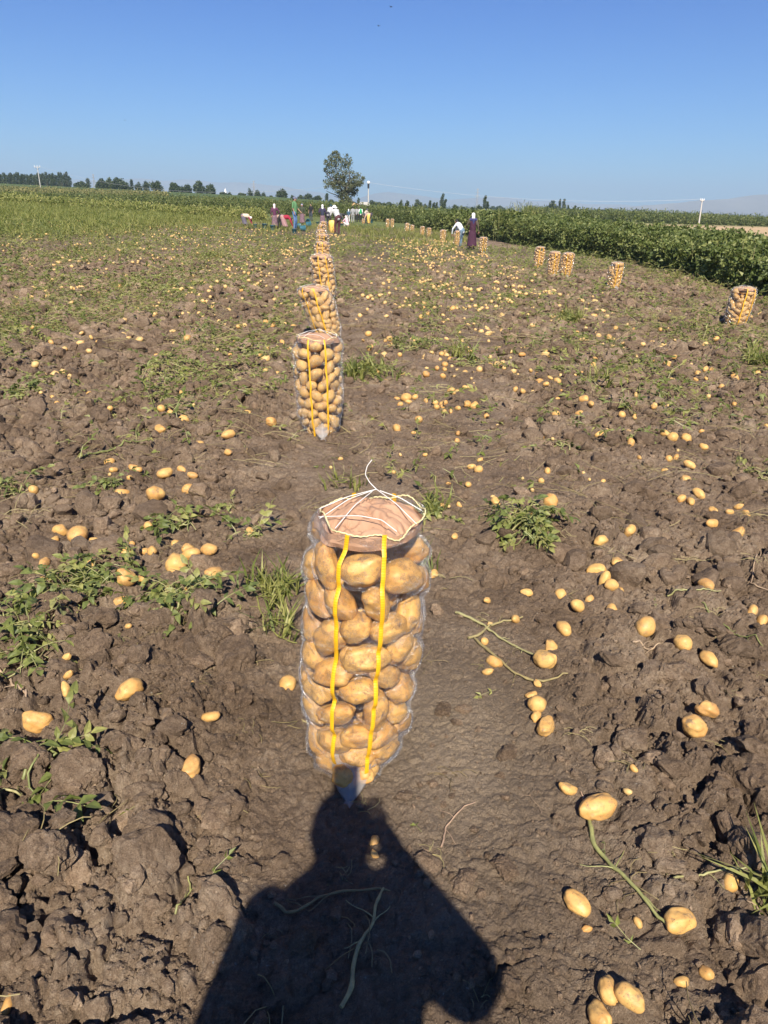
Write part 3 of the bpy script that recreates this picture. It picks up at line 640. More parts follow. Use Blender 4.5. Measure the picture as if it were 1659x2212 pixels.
# ------------------------------------------------------------------ loose potatoes, read off the photograph: (origin x, origin y, units per step, [(u, v, size)])
LP = [
(1900, 2900, .6775, [(1210,25,135),(492,352,115),(655,465,200),(540,995,155),(1133,1100,180),(1430,880,115),(865,250,50),(838,352,28),(600,1130,60),(905,1080,30),(1292,1388,90),(1160,1425,85),(715,1540,140),(842,1600,165),(670,1660,160)]),
(1900, 1900, .6775, [(288,52,25),(1150,105,55),(1210,122,60),(1255,73,75),(1337,152,65),(1435,170,50),(1483,150,60),(1535,170,55),(1335,238,75),(1483,305,75),(390,155,85),(305,245,75),(545,300,60),(680,390,90),(842,373,80),(662,522,100),(775,500,85),(840,522,30),(705,592,85),(740,650,75),(790,628,85),(450,655,68),(253,668,65),(28,700,65),(190,795,75),(620,690,70),(552,742,100),(747,777,97),(472,875,108),(400,942,90),(935,930,120),(1148,1020,105),(1300,1100,110),(1290,645,95),(1568,758,75),(1625,800,80),(355,1060,140),(70,1050,95),(28,1110,70),(10,935,50),(315,1180,62),(283,1240,70),(313,1325,98),(308,1390,75),(360,1455,135),(1290,1390,130),(620,1133,50),(1655,345,40),(48,817,25)]),
(0, 2000, .6631, [(360,140,95),(325,200,60),(470,198,120),(562,215,60),(885,145,75),(1038,202,62),(787,240,35),(870,255,80),(905,285,62),(757,302,68),(1115,250,70),(1130,285,105),(1238,268,98),(225,345,50),(270,368,80),(280,455,90),(533,378,85),(552,443,35),(755,500,125),(855,468,90),(730,585,95),(1045,368,120),(1270,412,120),(1003,533,98),(1150,530,90),(200,918,100),(775,820,50),(420,1010,70),(430,1100,75),(410,1190,90),(790,1170,155),(235,1320,160),(1252,1325,110),(1150,1145,30),(1480,150,80)]),
(0, 2900, .6028, [(1255,280,155),(75,1840,130)]),
(700, 3000, .904, [(858,345,56),(855,415,45)]),
(1050, 1850, .452, [(1457,905,105),(1635,625,75),(1512,350,75)]),
(1050, 2550, .452, [(180,320,150)]),
(2100, 1500, .557, [(47,18,80),(115,28,45),(170,20,60),(85,73,45),(195,85,35),(172,132,40),(472,48,55),(652,33,28),(687,62,45),(903,76,50),(877,122,48),(1143,18,38),(1215,8,35),(1412,15,70),(1325,68,45),(1417,177,45),(348,215,72),(318,262,58),(395,240,75),(158,260,60),(322,350,55),(535,165,30),(660,168,28),(683,180,22),(680,202,16),(722,215,25),(848,195,40),(715,250,38),(712,280,35),(622,262,50),(458,418,65),(666,370,48),(685,467,68),(745,558,52),(518,357,12),(920,412,82),(977,443,68),(1075,428,72),(1183,385,42),(1202,475,65),(1007,552,55),(955,570,50),(1018,510,30),(925,642,52),(1095,635,78),(1070,703,82),(97,655,65),(52,743,48),(353,668,32),(397,690,25),(483,778,38),(60,405,35),(132,438,32),(1648,320,35)]),
(1300, 1550, .5425, [(485,52,42),(548,62,78),(615,45,50),(508,98,42),(568,80,55),(695,65,38),(762,83,45),(830,68,55),(770,125,62),(812,102,62),(828,142,55),(875,130,52),(928,103,55),(998,82,70),(1047,90,70),(1135,157,40),(643,222,60),(787,203,35),(485,275,78),(607,312,40),(925,302,48),(918,340,50),(690,473,40),(1088,478,50),(1025,543,62),(1075,575,65),(508,463,22),(463,577,45),(1000,693,48),(710,828,22),(800,850,65),(860,838,35),(935,828,50),(1195,832,80),(855,660,40),(1178,765,30),(1395,637,25),(1340,15,40),(1392,27,45),(1468,10,30),(1213,230,22),(75,487,40),(5,545,30),(890,8,40)]),
(0, 1500, .6631, [(533,95,32),(567,168,22),(345,162,30),(452,145,22),(250,128,25),(313,110,30),(1265,68,38),(1077,85,35),(1152,172,28),(937,242,62),(965,255,50),(1010,210,45),(1040,222,38),(1015,248,40),(1092,267,64),(953,325,75),(1467,205,52),(1612,280,60),(1183,408,58),(1358,380,75),(1355,445,60),(1475,425,25),(655,495,62),(675,540,52),(793,537,55),(830,555,45),(772,582,50),(985,585,88),(1082,553,60),(1145,603,60),(1118,647,72),(725,682,75),(930,722,98),(205,685,60),(662,230,35),(150,390,25),(655,580,25)]),
(1000, 1200, .6028, [(38,135,28),(78,132,35),(125,158,38),(255,150,50),(222,188,20),(8,210,20),(188,255,50),(90,297,38),(152,312,28),(235,308,40),(30,320,50),(50,340,50),(38,365,35),(8,415,30),(85,430,50),(153,450,40),(235,545,55),(228,512,25),(128,38,22),(182,20,25),(230,12,30),(243,28,35),(238,78,25),(290,60,22),(670,107,25),(740,42,25),(748,197,42),(715,240,32),(857,257,35),(887,237,42),(888,278,35),(762,280,35),(753,305,38),(1028,235,30),(1045,243,28),(1100,258,32),(1060,298,30),(905,262,25),(797,335,28),(908,348,25),(952,355,32),(803,478,46),(862,517,32),(1127,428,25),(1125,482,48),(1138,72,42),(1138,48,28),(1110,25,35),(1230,122,50),(1090,108,45),(1403,132,28),(1437,138,22),(1445,167,22),(1382,145,18),(1515,142,22),(1532,243,28),(1225,343,35),(1250,328,28),(1278,370,42),(1245,408,58),(1292,413,30),(1193,443,45),(1245,445,38),(1437,360,36),(1540,415,42),(1235,490,45),(1307,495,22),(1325,440,18),(1378,450,32),(1430,452,16),(1378,553,42),(1285,572,55),(1325,560,40),(1420,500,30),(1435,517,20),(1617,383,14),(1400,287,14),(1648,325,22),(1018,80,16),(1075,48,16),(1025,120,20),(943,155,18),(1375,95,20),(1300,30,40),(1325,12,22),(1280,32,22),(1450,25,14)]),
(2000, 1100, .6173, [(140,80,16),(155,80,16),(168,100,22),(288,75,32),(865,87,22),(1020,92,18),(962,60,14),(1162,103,26),(858,172,16),(885,172,26),(905,178,14),(655,200,26),(478,143,24),(148,175,26),(335,155,18),(342,178,20),(270,190,16),(275,248,26),(338,262,18),(372,250,22),(240,228,14),(297,242,14),(548,247,42),(475,275,28),(605,280,20),(438,340,32),(495,325,30),(272,303,16),(665,332,24),(685,317,32),(765,315,28),(798,325,34),(762,290,26),(870,337,28),(968,342,32),(963,280,26),(1018,337,18),(645,388,46),(675,383,20),(602,445,20),(728,432,20),(912,410,35),(928,412,20),(1003,428,20),(985,435,25),(973,450,28),(1057,437,18),(1322,403,38),(1380,437,20),(1443,440,28),(1181,288,14),(1035,217,16),(1550,190,16),(1635,232,18),(1610,243,30),(1635,260,32),(1590,245,18),(1543,285,24),(1500,370,30),(222,398,32),(80,443,28),(105,455,18),(73,475,32),(87,513,42),(13,487,30),(15,523,25),(317,475,32),(358,465,25),(240,490,40),(270,480,25),(552,535,32),(538,575,40),(473,610,38),(512,608,25),(415,645,35),(142,603,35),(195,622,50),(270,640,30),(62,627,18),(90,640,14),(817,510,30),(935,540,38),(1055,532,32),(1013,567,46),(1160,580,28),(1255,598,46),(1293,600,36),(1205,625,42),(1583,630,42),(700,603,28),(730,485,16),(1270,163,24),(1283,137,12)]),
(0, 1000, .6028, [(150,163,28),(500,205,34),(490,230,34),(785,247,45),(698,272,20),(650,278,20),(645,192,30),(740,265,14),(532,290,16),(350,370,30),(338,487,34),(215,500,34),(335,588,42),(845,520,38),(645,583,40),(605,623,32),(495,622,28),(700,633,18),(1028,677,42),(1225,573,52),(1245,525,30),(1215,662,28),(1138,605,35),(1140,620,25),(1270,383,32),(1230,412,28),(1325,428,28),(1300,412,25),(1398,413,20),(1470,472,20),(1440,497,20),(1562,497,48),(1595,357,24),(1535,583,38),(1498,607,30),(1640,588,20),(1637,608,32),(1637,632,32),(1505,688,40),(1447,693,32),(1425,697,25),(1440,240,22),(1575,250,34),(1520,243,16),(1628,150,35),(1535,75,25),(1645,93,20),(1425,55,14),(1455,60,14),(975,132,20),(1010,75,12),(1070,95,12),(395,40,20),(480,38,22),(538,35,30),(555,100,26),(525,90,20),(460,55,20),(235,18,22),(195,47,14),(8,208,14),(1005,415,35),(1058,552,28),(365,120,18),(365,133,18),(765,115,20),(655,197,25),(10,385,20),(880,357,15)])]
ANCH = [(1355,2190,'in the bottom right corner'),(1500,2080,'near the bottom right corner'),(1250,1990,'at the lower right, behind the long stem'),(1460,1960,'at the far end of the long fallen stem'),(1570,1915,'beside the thin green stalk at the right edge'),(1270,1740,'right of the front sack by the thin root'),(1380,1860,'in the crumbled soil at lower right'),(1500,1580,'on the coarse soil at the right'),(1180,1560,'by the bare soil right of the front sack'),(1080,1430,'around the bent stems right of the front sack'),(1190,1385,'right of the bent stems'),(1010,1240,'close to the right side of the front sack'),(1310,1260,'in the heap of six right of the fresh vine'),(1270,1300,'below the heap right of the fresh vine'),(1430,1400,'in the right half, on open soil'),(1500,1460,'beside the large broken clod at right'),(1620,1330,'at the right edge halfway down'),(1180,1130,'on the fresh vine right of the sack mouth'),(1320,1190,'beside the pulled root right of the fresh vine'),(1560,1110,'in the loose row at the right edge'),(1490,1070,'left end of the right edge row'),
(960,1110,'just behind the front sack mouth on the right'),(1025,1015,'in the middle of the trodden path'),(890,940,'on bare soil right of the second sack'),(960,875,'in the heap right of the second sack'),(870,865,'in the small heap beside the second sack'),(1010,880,'at the right end of the middle heap'),(1110,840,'right of the middle heap by a clod'),(1170,810,'in the strewn group right of centre'),(1240,890,'in the three beyond the path'),(1300,950,'among the stems right of the path'),(1440,950,'in the strewn row at the right'),(1520,960,'at the right end of the strewn row'),(1140,1130,'at the curved potato right of centre'),
(140,1160,'in the knobbly group at far left'),(180,1160,'right of the knobbly group'),(320,1150,'near the small upright stem at left'),(310,1190,'in the little nest at left'),(430,1200,'in the trio left of the front sack'),(390,1230,'on the clods left of the front sack'),(460,1250,'nearest the front sack on its left'),(100,1240,'on the tangled pale roots at left'),(200,1240,'right of the tangled pale roots'),(290,1290,'in the heap above the big left vine'),(365,1290,'right end of the big left vine'),(70,1430,'below the big left vine'),(150,1510,'beside the big clods at left'),(290,1520,'lying alone on clods at lower left'),(80,1590,'at the left edge of the clods'),(450,1590,'left of the foot of the front sack'),(415,1683,'lying alone lower left of the sack'),(30,2190,'in the dark hollow at bottom left'),(805,1850,'in the shadow below the front sack'),(620,1480,'touching the left side of the front sack'),
(390,905,'in the heap left of the second sack'),(345,940,'under the dry roots left of centre'),(535,897,'between the heap and the second sack'),(585,925,'just left of the second sack'),(240,1010,'in the pair at left on dark soil'),(285,1025,'in the rooted trio at left'),(355,1035,'in the middle left of the dug soil'),(405,1050,'in the pair below the middle left'),(265,1075,'under the green leaves at left'),(335,1085,'lying alone below the left trio'),(500,970,'half buried left of the second sack'),(75,1075,'at the left edge on dry stems'),
(560,770,'in the clusters left of the third sack'),(605,740,'near the left of the third sack'),(610,800,'beside the upper left of the second sack'),(500,780,'left of the clusters by the third sack'),(400,740,'above the left haulm patch'),(230,780,'on the dark clods of the left field'),(100,740,'in the left field near the edge'),(250,640,'in the far left field'),(450,690,'in the haulm left of the third sack'),
(800,750,'right of the third sack'),(830,800,'in the haulm right of the second sack'),(850,740,'in the five right of the third sack'),(920,680,'far right of the third sack'),(960,745,'on the track right of the third sack'),(1100,690,'in the haulm beyond the middle track'),(1310,640,'below the lone right sack'),(1200,730,'below the trio of sacks'),(1280,790,'in the middle of the right field'),(1360,770,'in the row right of the middle field'),(1400,840,'in the lower right field strip'),(1500,820,'in front of the right edge sack'),(1570,790,'below the right edge sack'),(1640,690,'right of the right edge sack'),(1180,860,'in the long spread right of the middle heap'),(1130,640,'just before the trio of sacks')]
POTS = []
for ox, oy, s, L in LP:
    for u, v, sz in L: POTS.append(((ox+u*s)/1.8227, (oy+v*s)/1.8227, sz*s/1.8227))
POTS.sort(key=lambda q: -q[2])
NEAR_POTS = POTS[:300]
def place_pot(px, py, sz, rng):
    x, y = gnd(px, py, .03); d = depth(x, y, float(T(x, y))); size = float(np.clip(1.12*sz/FPX*d, .03, .14))
    z = float(hfun(x, y)); z = max(z, float(T(x, y))-.005)
    return x, y, z, size
ORD = ['leftmost', 'second from left', 'third from left', 'fourth from left', 'fifth from left', 'sixth from left', 'seventh from left', 'eighth from left', 'ninth from left', 'tenth from left', 'eleventh from left', 'twelfth from left', 'thirteenth from left']
cl = {}
for i, (px, py, sz) in enumerate(NEAR_POTS):
    k = min(range(len(ANCH)), key=lambda a: (ANCH[a][0]-px)**2+((ANCH[a][1]-py)*1.4)**2); cl.setdefault(k, []).append(i)
LABEL = {}
for k, L in cl.items():
    L.sort(key=lambda i: NEAR_POTS[i][0]); 
    for n, i in enumerate(L):
        md = np.median([NEAR_POTS[j][2] for j in L]); q = NEAR_POTS[i][2]
        sw = 'big' if q > 1.25*md else 'small' if q < .78*md else 'golden'
        LABEL[i] = ('%s potato %s' % (sw, ANCH[k][2])) if len(L) == 1 else '%s potato %s, %s' % (sw, ANCH[k][2], ORD[min(n, 12)])
rp = np.random.default_rng(99)
POTXY = []
for i, (px, py, sz) in enumerate(NEAR_POTS):
    x, y, z, size = place_pot(px, py, sz, rp); k = int(rp.integers(0, 8))
    o = obj('potato', POT_LOOSE[4 if sz > 45 else 3 if sz > 20 else 2][k], None, label=LABEL[i], category='potato', group='loose potatoes left on the dug soil')
    Vt = POT_T[2][k][0]; L_ = np.abs(Vt[:, 0]).max()*2; s = size/L_
    rot = Matrix.Rotation(rp.uniform(0, 6.28), 3, 'Z') @ Matrix.Rotation(rp.normal()*.35, 3, 'Y') @ Matrix.Rotation(rp.uniform(0, 6.28), 3, 'X')
    zmin = (Vt @ np.array(rot).T)[:, 2].min()*s; bury = rp.uniform(.10, .42)
    o.matrix_world = Matrix.Translation((x, y, z-zmin*(1-bury)-.004)) @ rot.to_4x4() @ Matrix.Diagonal((s, s, s, 1))
    POTXY.append((x, y, size))
# the rest of the strewn crop, farther off: too many to count
P_, S_ = [], []
for px, py, sz in POTS[300:]:
    x, y, z, size = place_pot(px, py, sz, rp); P_.append((x, y, z+size*.22)); S_.append(size)
rows = [(-13, 2.0, .5), (-9.5, 2.0, .6), (-6, 2.2, .9), (-3.2, 1.1, 1.0), (1.2, 1.4, 1.6), (3.0, .8, .8)]
for cx, wd, wt in rows:
    n = int(800*wt); y = 6.5+40*rp.random(n)**1.2; x = cx+.04*(y-10)*(-1 if cx < -4 else 0)+rp.normal(size=n)*wd*.75
    den = sstep(.36, .66, fbm(x*2.1, y*1.1, 3, 200)); keep = rp.random(n) < den*(.35+.65*sstep(9, 14, y)); x, y = x[keep], y[keep]
    z = hfun(x, y)
    for a, b, c in zip(x, y, z): P_.append((a, b, c+.012+.045*float(b > 14))); S_.append(rp.uniform(.06, .11))
P_ = np.array(P_); S_ = np.array(S_); n = len(P_)
V, Fc, M, t = scatter([(V_, F_, np.zeros(len(F_), int)) for V_, F_ in POT_T[1]], P_, (rp.uniform(0, 6.28, n), rp.uniform(-.4, .4, n), rp.uniform(0, 6.28, n)), S_*.95, rp)
stuff('strewn_potatoes', 'countless small pale potatoes strewn over the dug soil towards the workers', 'potatoes', [(V, Fc, M, t)], [M_POT_PALE], True)

STALKS = [('long grey green stem ending at a big potato, lower right', [(1268, 1765), (1275, 1830), (1320, 1885), (1385, 1945), (1440, 2000)], .0065, M_STEMG),
 ('thin pale root crossing the soil at lower right', [(1250, 1740), (1268, 1765), (1330, 1745)], .002, M_ROOT),
 ('thick brown stem lying right of the front sack', [(985, 1335), (1050, 1365), (1100, 1400), (1150, 1440)], .006, M_STEMG),
 ('curved brown stem passing between potatoes right of the sack', [(1025, 1395), (1060, 1430), (1100, 1465), (1150, 1480), (1210, 1475)], .006, M_DRY),
 ('short broken stalk lying above the brown stem', [(1010, 1390), (1060, 1360), (1135, 1345)], .006, M_DRY),
 ('straw coloured stalk on open soil at the right', [(1440, 1308), (1490, 1312), (1545, 1320)], .004, M_STEMG),
 ('green stalk slanting down to the right edge', [(1512, 1335), (1580, 1372), (1650, 1412)], .004, M_STEMG),
 ('thin green stalk ending at the right edge beside a potato', [(1447, 1933), (1530, 1943), (1659, 1950)], .0035, M_STEMG),
 ('forked grey twig lying inside the shadow', [(595, 1985), (645, 2008), (700, 1980), (760, 1968), (860, 1975)], .0045, M_DRY),
 ('thick dry stem at the bottom inside the shadow', [(733, 2212), (775, 2120), (815, 2055), (830, 1995)], .0055, M_DRY),
 ('brown curved root left of the coarse clods', [(0, 1478), (40, 1500), (65, 1530), (82, 1565)], .005, M_ROOT),
 ('yellow green upright sprig lying left of the shadow', [(383, 2020), (392, 1975), (396, 1935), (388, 1905)], .003, M_STEMG),
 ('pale stem lying above the middle left potatoes', [(180, 1003), (240, 985), (290, 975), (345, 965)], .008, M_STEMG),
 ('thin branching root right below the front sack', [(1165/1, 1780), (1115/1, 1740)], .001, M_ROOT),
 ('reddish branching root on the smooth soil right of the shadow', [(948, 1855), (965, 1800), (995, 1760), (1020, 1750)], .003, M_ROOT),
 ('pale roots at the right edge like a loose brush', [(1600, 1985), (1630, 2005), (1659, 2040)], .002, M_ROOT),
 ('thin wiry root curling at the right edge halfway up', [(1640, 1200), (1612, 1240), (1608, 1275), (1659, 1292)], .004, M_ROOT),
 ('long thin stalk lying left of the second sack', [(430, 870), (500, 820), (560, 790)], .003, M_DRY),
 ('green curved blade of grass at left of the front sack', [(545, 1290), (560, 1340), (590, 1385), (640, 1400)], .004, M_GRASS),
 ('short pale stick lying beneath the broken clod on the right', [(1360, 1435), (1390, 1440), (1420, 1438)], .004, M_ROOT)]
KEEP = [gnd(*(np.array(a)*(1-t)+np.array(b)*t)) for _, pts, _, _ in STALKS for a, b in zip(pts, pts[1:]) for t in (0, .33, .66)]
# ------------------------------------------------------------------ clods of earth
def clod_t(sub, seed):
    r = np.random.default_rng(seed); V, Fc = ICO[sub]; V = V.copy()
    for _ in range(9):
        nn = r.normal(size=3); nn /= np.linalg.norm(nn); d = r.uniform(.55, .85); V -= np.maximum(V @ nn-d, 0)[:, None]*nn*.92
    V *= (1+.36*(fbm(V[:, 0]*2.5+seed, V[:, 1]*2.5+V[:, 2]*1.7, 3, seed)-.5)+(.30 if sub > 2 else .2)*(fbm(V[:, 0]*7+V[:, 2]*5, V[:, 1]*7-seed-V[:, 2]*3, 3 if sub > 3 else 2, seed+1)-.5))[:, None]
    V *= np.array([r.uniform(.9, 1.3), r.uniform(.8, 1.1), r.uniform(.6, .85)]); return V, Fc, np.zeros(len(Fc), int)
def clods(n, xr, yr, smin, smax, sub, seed, pw=2.2, dens=None, sink=.25):
    r = np.random.default_rng(seed); y = yr[0]+(yr[1]-yr[0])*r.random(n); hw = y*.62+.35 if xr is None else None
    x = (r.random(n)*2-1)*hw if xr is None else xr[0]+(xr[1]-xr[0])*r.random(n)
    A = rough(x, y); k = r.random(n) < np.clip(A*(.9 if dens is None else dens), .06, 1)
    for (a, b, c) in POTXY: k &= ((x-a)**2+(y-b+.02)**2) > (c*.72+smin)**2
    for (a, b) in KEEP: k &= ((x-a)**2+(y-b+.01)**2) > (.018+smin*.7)**2
    k &= (x+.09)**2+(y-1.83)**2 > .2**2
    x, y = x[k], y[k]; A = A[k]; m = len(x); s = smin*(smax/smin)**(r.random(m)**pw)*np.clip(.55+.5*A, .4, 1.1)
    z = hfun(x, y)+s*.5*(1-2*sink)*.6
    ts = [clod_t(sub, seed*10+i) for i in range(10)]
    return scatter(ts, np.stack([x, y, z], 1), (r.normal(size=m)*.5, r.normal(size=m)*.5, r.uniform(0, 6.28, m)), s*.55, r)
stuff('soil_clods', 'countless clods and crumbs of dry brown earth covering the dug field', 'soil clods',
      [clods(330, None, (.8, 2.9), .075, .15, 4, 8, 1.2, .6, .34), clods(1300, None, (.8, 3.2), .03, .09, 3, 1, 1.8, .62, .30), clods(7000, None, (.8, 3.6), .010, .05, 1, 2, 1.8, .9), clods(20000, None, (.8, 2.9), .004, .013, 1, 3, 1.3, 1.6),
       clods(4200, None, (3.0, 8), .035, .16, 2, 4, 2.0, .75, .3), clods(9000, None, (3.4, 8), .018, .05, 1, 5, 1.8, .9), clods(14000, None, (7.5, 24), .05, .20, 1, 6, 1.9, .7, .3)],
      [M_CLOD])
# ------------------------------------------------------------------ potato haulm: leaf and stem shapes
def leaflet(mb, o, dr, up, L, W, m=0, droop=.25, full=True):
    o = np.array(o, float); dr = np.array(dr, float); dr /= np.linalg.norm(dr); s = np.cross(dr, up); s /= np.linalg.norm(s)+1e-9; u = np.cross(s, dr)
    a = o; b = o+dr*L*.45+u*L*.02; c = o+dr*L*.98-u*L*droop*.5
    l1 = o+dr*L*.38-s*W*.5+u*W*.16; r1 = o+dr*L*.38+s*W*.5+u*W*.16
    if full:
        l2 = o+dr*L*.72-s*W*.33+u*W*.05-u*L*droop*.2; r2 = o+dr*L*.72+s*W*.33+u*W*.05-u*L*droop*.2
        mb.add([a, b, c, l1, l2, r1, r2], [(0, 3, 1), (3, 4, 1), (4, 2, 1), (0, 1, 5), (5, 1, 6), (6, 1, 2)], m)
    else: mb.add([a, l1, c, r1], [(0, 2, 1), (0, 3, 2)], m)
def compound(seed, L=.16, n=3, full=True, wilt=.5):
    r = np.random.default_rng(seed); mb = MB(); t = np.linspace(0, 1, 6 if full else 3)
    bend = r.normal()*.25; P = np.stack([L*t, L*bend*t*t, L*(.35*t-(.35+wilt*.4)*t*t)], 1)
    if full: mb.tube(P, np.linspace(.0022, .0010, len(P)), 3, 1, False)
    else: mb.tube(P, .0022, 3, 1, False)
    for k in range(n):
        q = .35+.55*k/max(1, n-1); p = np.array([np.interp(q, t, P[:, i]) for i in range(3)])
        for s in (-1, 1):
            l = L*(.26+.12*r.random())*(1-.25*abs(q-.6)); d = [.55+.3*r.random(), s*(1-.3*r.random()), r.normal()*.25-.15*wilt]
            leaflet(mb, p, d, np.array([r.normal()*wilt*.8, r.normal()*wilt*.8, 1.]), l, l*(.62-.25*wilt*r.random()), 0, .3+wilt*r.random(), full)
    leaflet(mb, P[-1], [1, bend, -.3*wilt], [r.normal()*.3, r.normal()*.3, 1], L*.38, L*.24*(1-.3*wilt), 0, .4, full)
    return mb.arr()
CL_HI = [compound(k, .15, 3, True, .7) for k in range(8)]
CL_MID = [compound(20+k, .17, 2, False, .8) for k in range(8)]
def blade_t(seed, L=.25, n=5):
    r = np.random.default_rng(seed); mb = MB()
    for k in range(n):
        a = r.uniform(0, 6.28); l = L*r.uniform(.5, 1.1); w = .004+.003*r.random(); b = r.uniform(.3, 1.1); o = r.normal(size=2)*.02
        pts = []; t = np.array([0, .45, 1.])
        for q in t: pts.append((o[0]+math.cos(a)*l*b*q*q*.8, o[1]+math.sin(a)*l*b*q*q*.8, l*(q-.45*b*q*q)))
        s = np.array([-math.sin(a), math.cos(a), 0])*w; p = np.array(pts)
        mb.add([p[0]-s, p[0]+s, p[1]-s*.9, p[1]+s*.9, p[2]], [(0, 1, 3), (0, 3, 2), (2, 3, 4)], 0)
    return mb.arr()
BLADES = [blade_t(k) for k in range(6)]
LEAF_ME = [mesh('leaf', V, Fc, [M_HAULM_FRESH, M_STEMG], M) for V, Fc, M in CL_HI]
LEAF_ME_W = [mesh('leaf', V, Fc, [M_HAULM, M_STEMG], M) for V, Fc, M in CL_HI]
def crawl(x0, y0, x1, y1, r, n=14, lift=.02, wig=.03):
    t = np.linspace(0, 1, n); dx, dy = x1-x0, y1-y0; L = math.hypot(dx, dy)+1e-6; q = np.cumsum(r.normal(size=n))*wig*.4; q -= t*q[-1]
    x = x0+dx*t-dy/L*q; y = y0+dy*t+dx/L*q; z = hfun(x, y); z = np.maximum(z, np.convolve(np.pad(z, 2, 'edge'), np.ones(5)/5, 'valid'))+lift*np.sin(math.pi*t)+.004
    return np.stack([x, y, z], 1)
def vine(label, px, py, rad_px, stems, leaves, fresh, seed, name='potato_vine', cat='potato vine', group='uprooted potato vines lying in the field', hgt=.05, roots=False):
    r = np.random.default_rng(seed); cx, cy = gnd(px, py); dd = depth(cx, cy); rd = rad_px/FPX*dd
    z0 = float(hfun(cx, cy)); root = thing(name, label, cat, (cx, cy, z0), 0, group); base = np.array([cx, cy, z0]); Ps = []
    for k in range(stems):
        a = r.uniform(0, 6.28); s = rd*r.uniform(.5, 1.0); b = r.uniform(0, 6.28)
        P = crawl(cx+rd*.35*math.cos(b), cy+rd*.45*math.sin(b), cx+s*math.cos(a), cy+1.3*s*math.sin(a), r, 12, hgt, rd*.25); Ps.append(P)
        obj('stem', MB().tube(P-base, np.linspace(.0055, .0025, 12), 5).me('stem', [M_STEMG], True, float(r.random())), root)
    for k in range(leaves):
        P = Ps[r.integers(0, stems)]; q = P[r.integers(2, 12)]; o = obj('leaf', (LEAF_ME if fresh and r.random() < .45 else LEAF_ME_W)[int(r.integers(0, 8))], root)
        o.location = q-base+np.array([r.normal()*.02, r.normal()*.02, r.uniform(0, hgt*.9)]); o.rotation_euler = (r.normal()*.5, r.normal()*.45, r.uniform(0, 6.28)); o.scale = [r.uniform(.6, 1.15)]*3
    if roots:
        mb = MB()
        for k in range(16):
            a = r.uniform(0, 6.28); l = r.uniform(.05, .14); t = np.linspace(0, 1, 8); off = np.cumsum(r.normal(size=(8, 3)), 0)*.006
            mb.tube(np.stack([l*t*math.cos(a), l*t*math.sin(a), .03+.03*np.sin(t*3)*r.random()], 1)+off+np.array([-rd*.3, rd*.5, .0]), np.linspace(.0022, .0008, 8), 4)
        obj('roots', mb.me('roots', [M_ROOT], True), root)
    return root
VINES = [
 ('big green potato vine heap at the left edge, tangled stems and broad leaves', 130, 1330, 160, 11, 90, True, 0, .07, True),
 ('dense leafy end of the left vine heap beside a flat clod', 385, 1335, 85, 6, 44, True, 0, .06, False),
 ('leafy sprigs poking from below the left vine heap', 60, 1440, 80, 5, 26, False, 0, .04, False),
 ('yellowish withered stems bundle at the left edge above the coarse clods', 70, 1710, 90, 7, 20, False, 0, .05, False),
 ('dark green leafy vine at the left edge in the upper dug soil', 45, 865, 75, 6, 50, True, 0, .08, True),
 ('long flattened vine heap left of the second sack', 390, 815, 130, 10, 80, False, 0, .08, False),
 ('leafy vine heap touching the right side of the second sack', 800, 815, 85, 8, 64, False, 0, .09, False),
 ('yellow green vine heap below the right of the fourth sack', 890, 760, 80, 8, 56, False, 0, .08, False),
 ('fresh upright green vine right of the front sack mouth', 1115, 1165, 80, 7, 60, True, 0, .12, True),
 ('thin green vine just behind the front sack mouth on the right', 925, 1130, 50, 5, 18, True, 0, .04, False),
 ('small vine sprig with potatoes left of the front sack', 400, 1150, 55, 4, 12, False, 0, .06, False),
 ('small leafy sprig near the front sack on the left', 550, 1165, 35, 3, 9, False, 0, .03, False),
 ('small green sprig on the soil below the second sack left', 490, 1112, 30, 3, 8, False, 0, .03, False),
 ('small leafy sprig over the lone potato at left', 260, 1060, 35, 3, 9, True, 0, .04, False),
 ('green vine stub at the left edge on dark soil', 25, 1075, 45, 4, 22, True, 0, .07, True),
 ('curled pale green stems at the right edge on coarse soil', 1620, 1035, 45, 5, 8, False, 0, .05, False),
 ('withered leafy vine among potatoes in the right field', 1210, 810, 60, 6, 30, False, 0, .05, False),
 ('bent leafy stems right of the track near the heap', 1040, 800, 60, 6, 24, False, 0, .06, False),
 ('small vine among potatoes right of the path', 1380, 960, 40, 5, 10, False, 0, .05, True),
 ('dry brown vine with roots on the open right soil', 1210, 985, 45, 4, 4, False, 0, .04, True)]
for i, v in enumerate(VINES): vine(v[0], v[1], v[2], v[3], v[4], v[5], v[6], 300+i, hgt=v[8]*.55, roots=v[9])
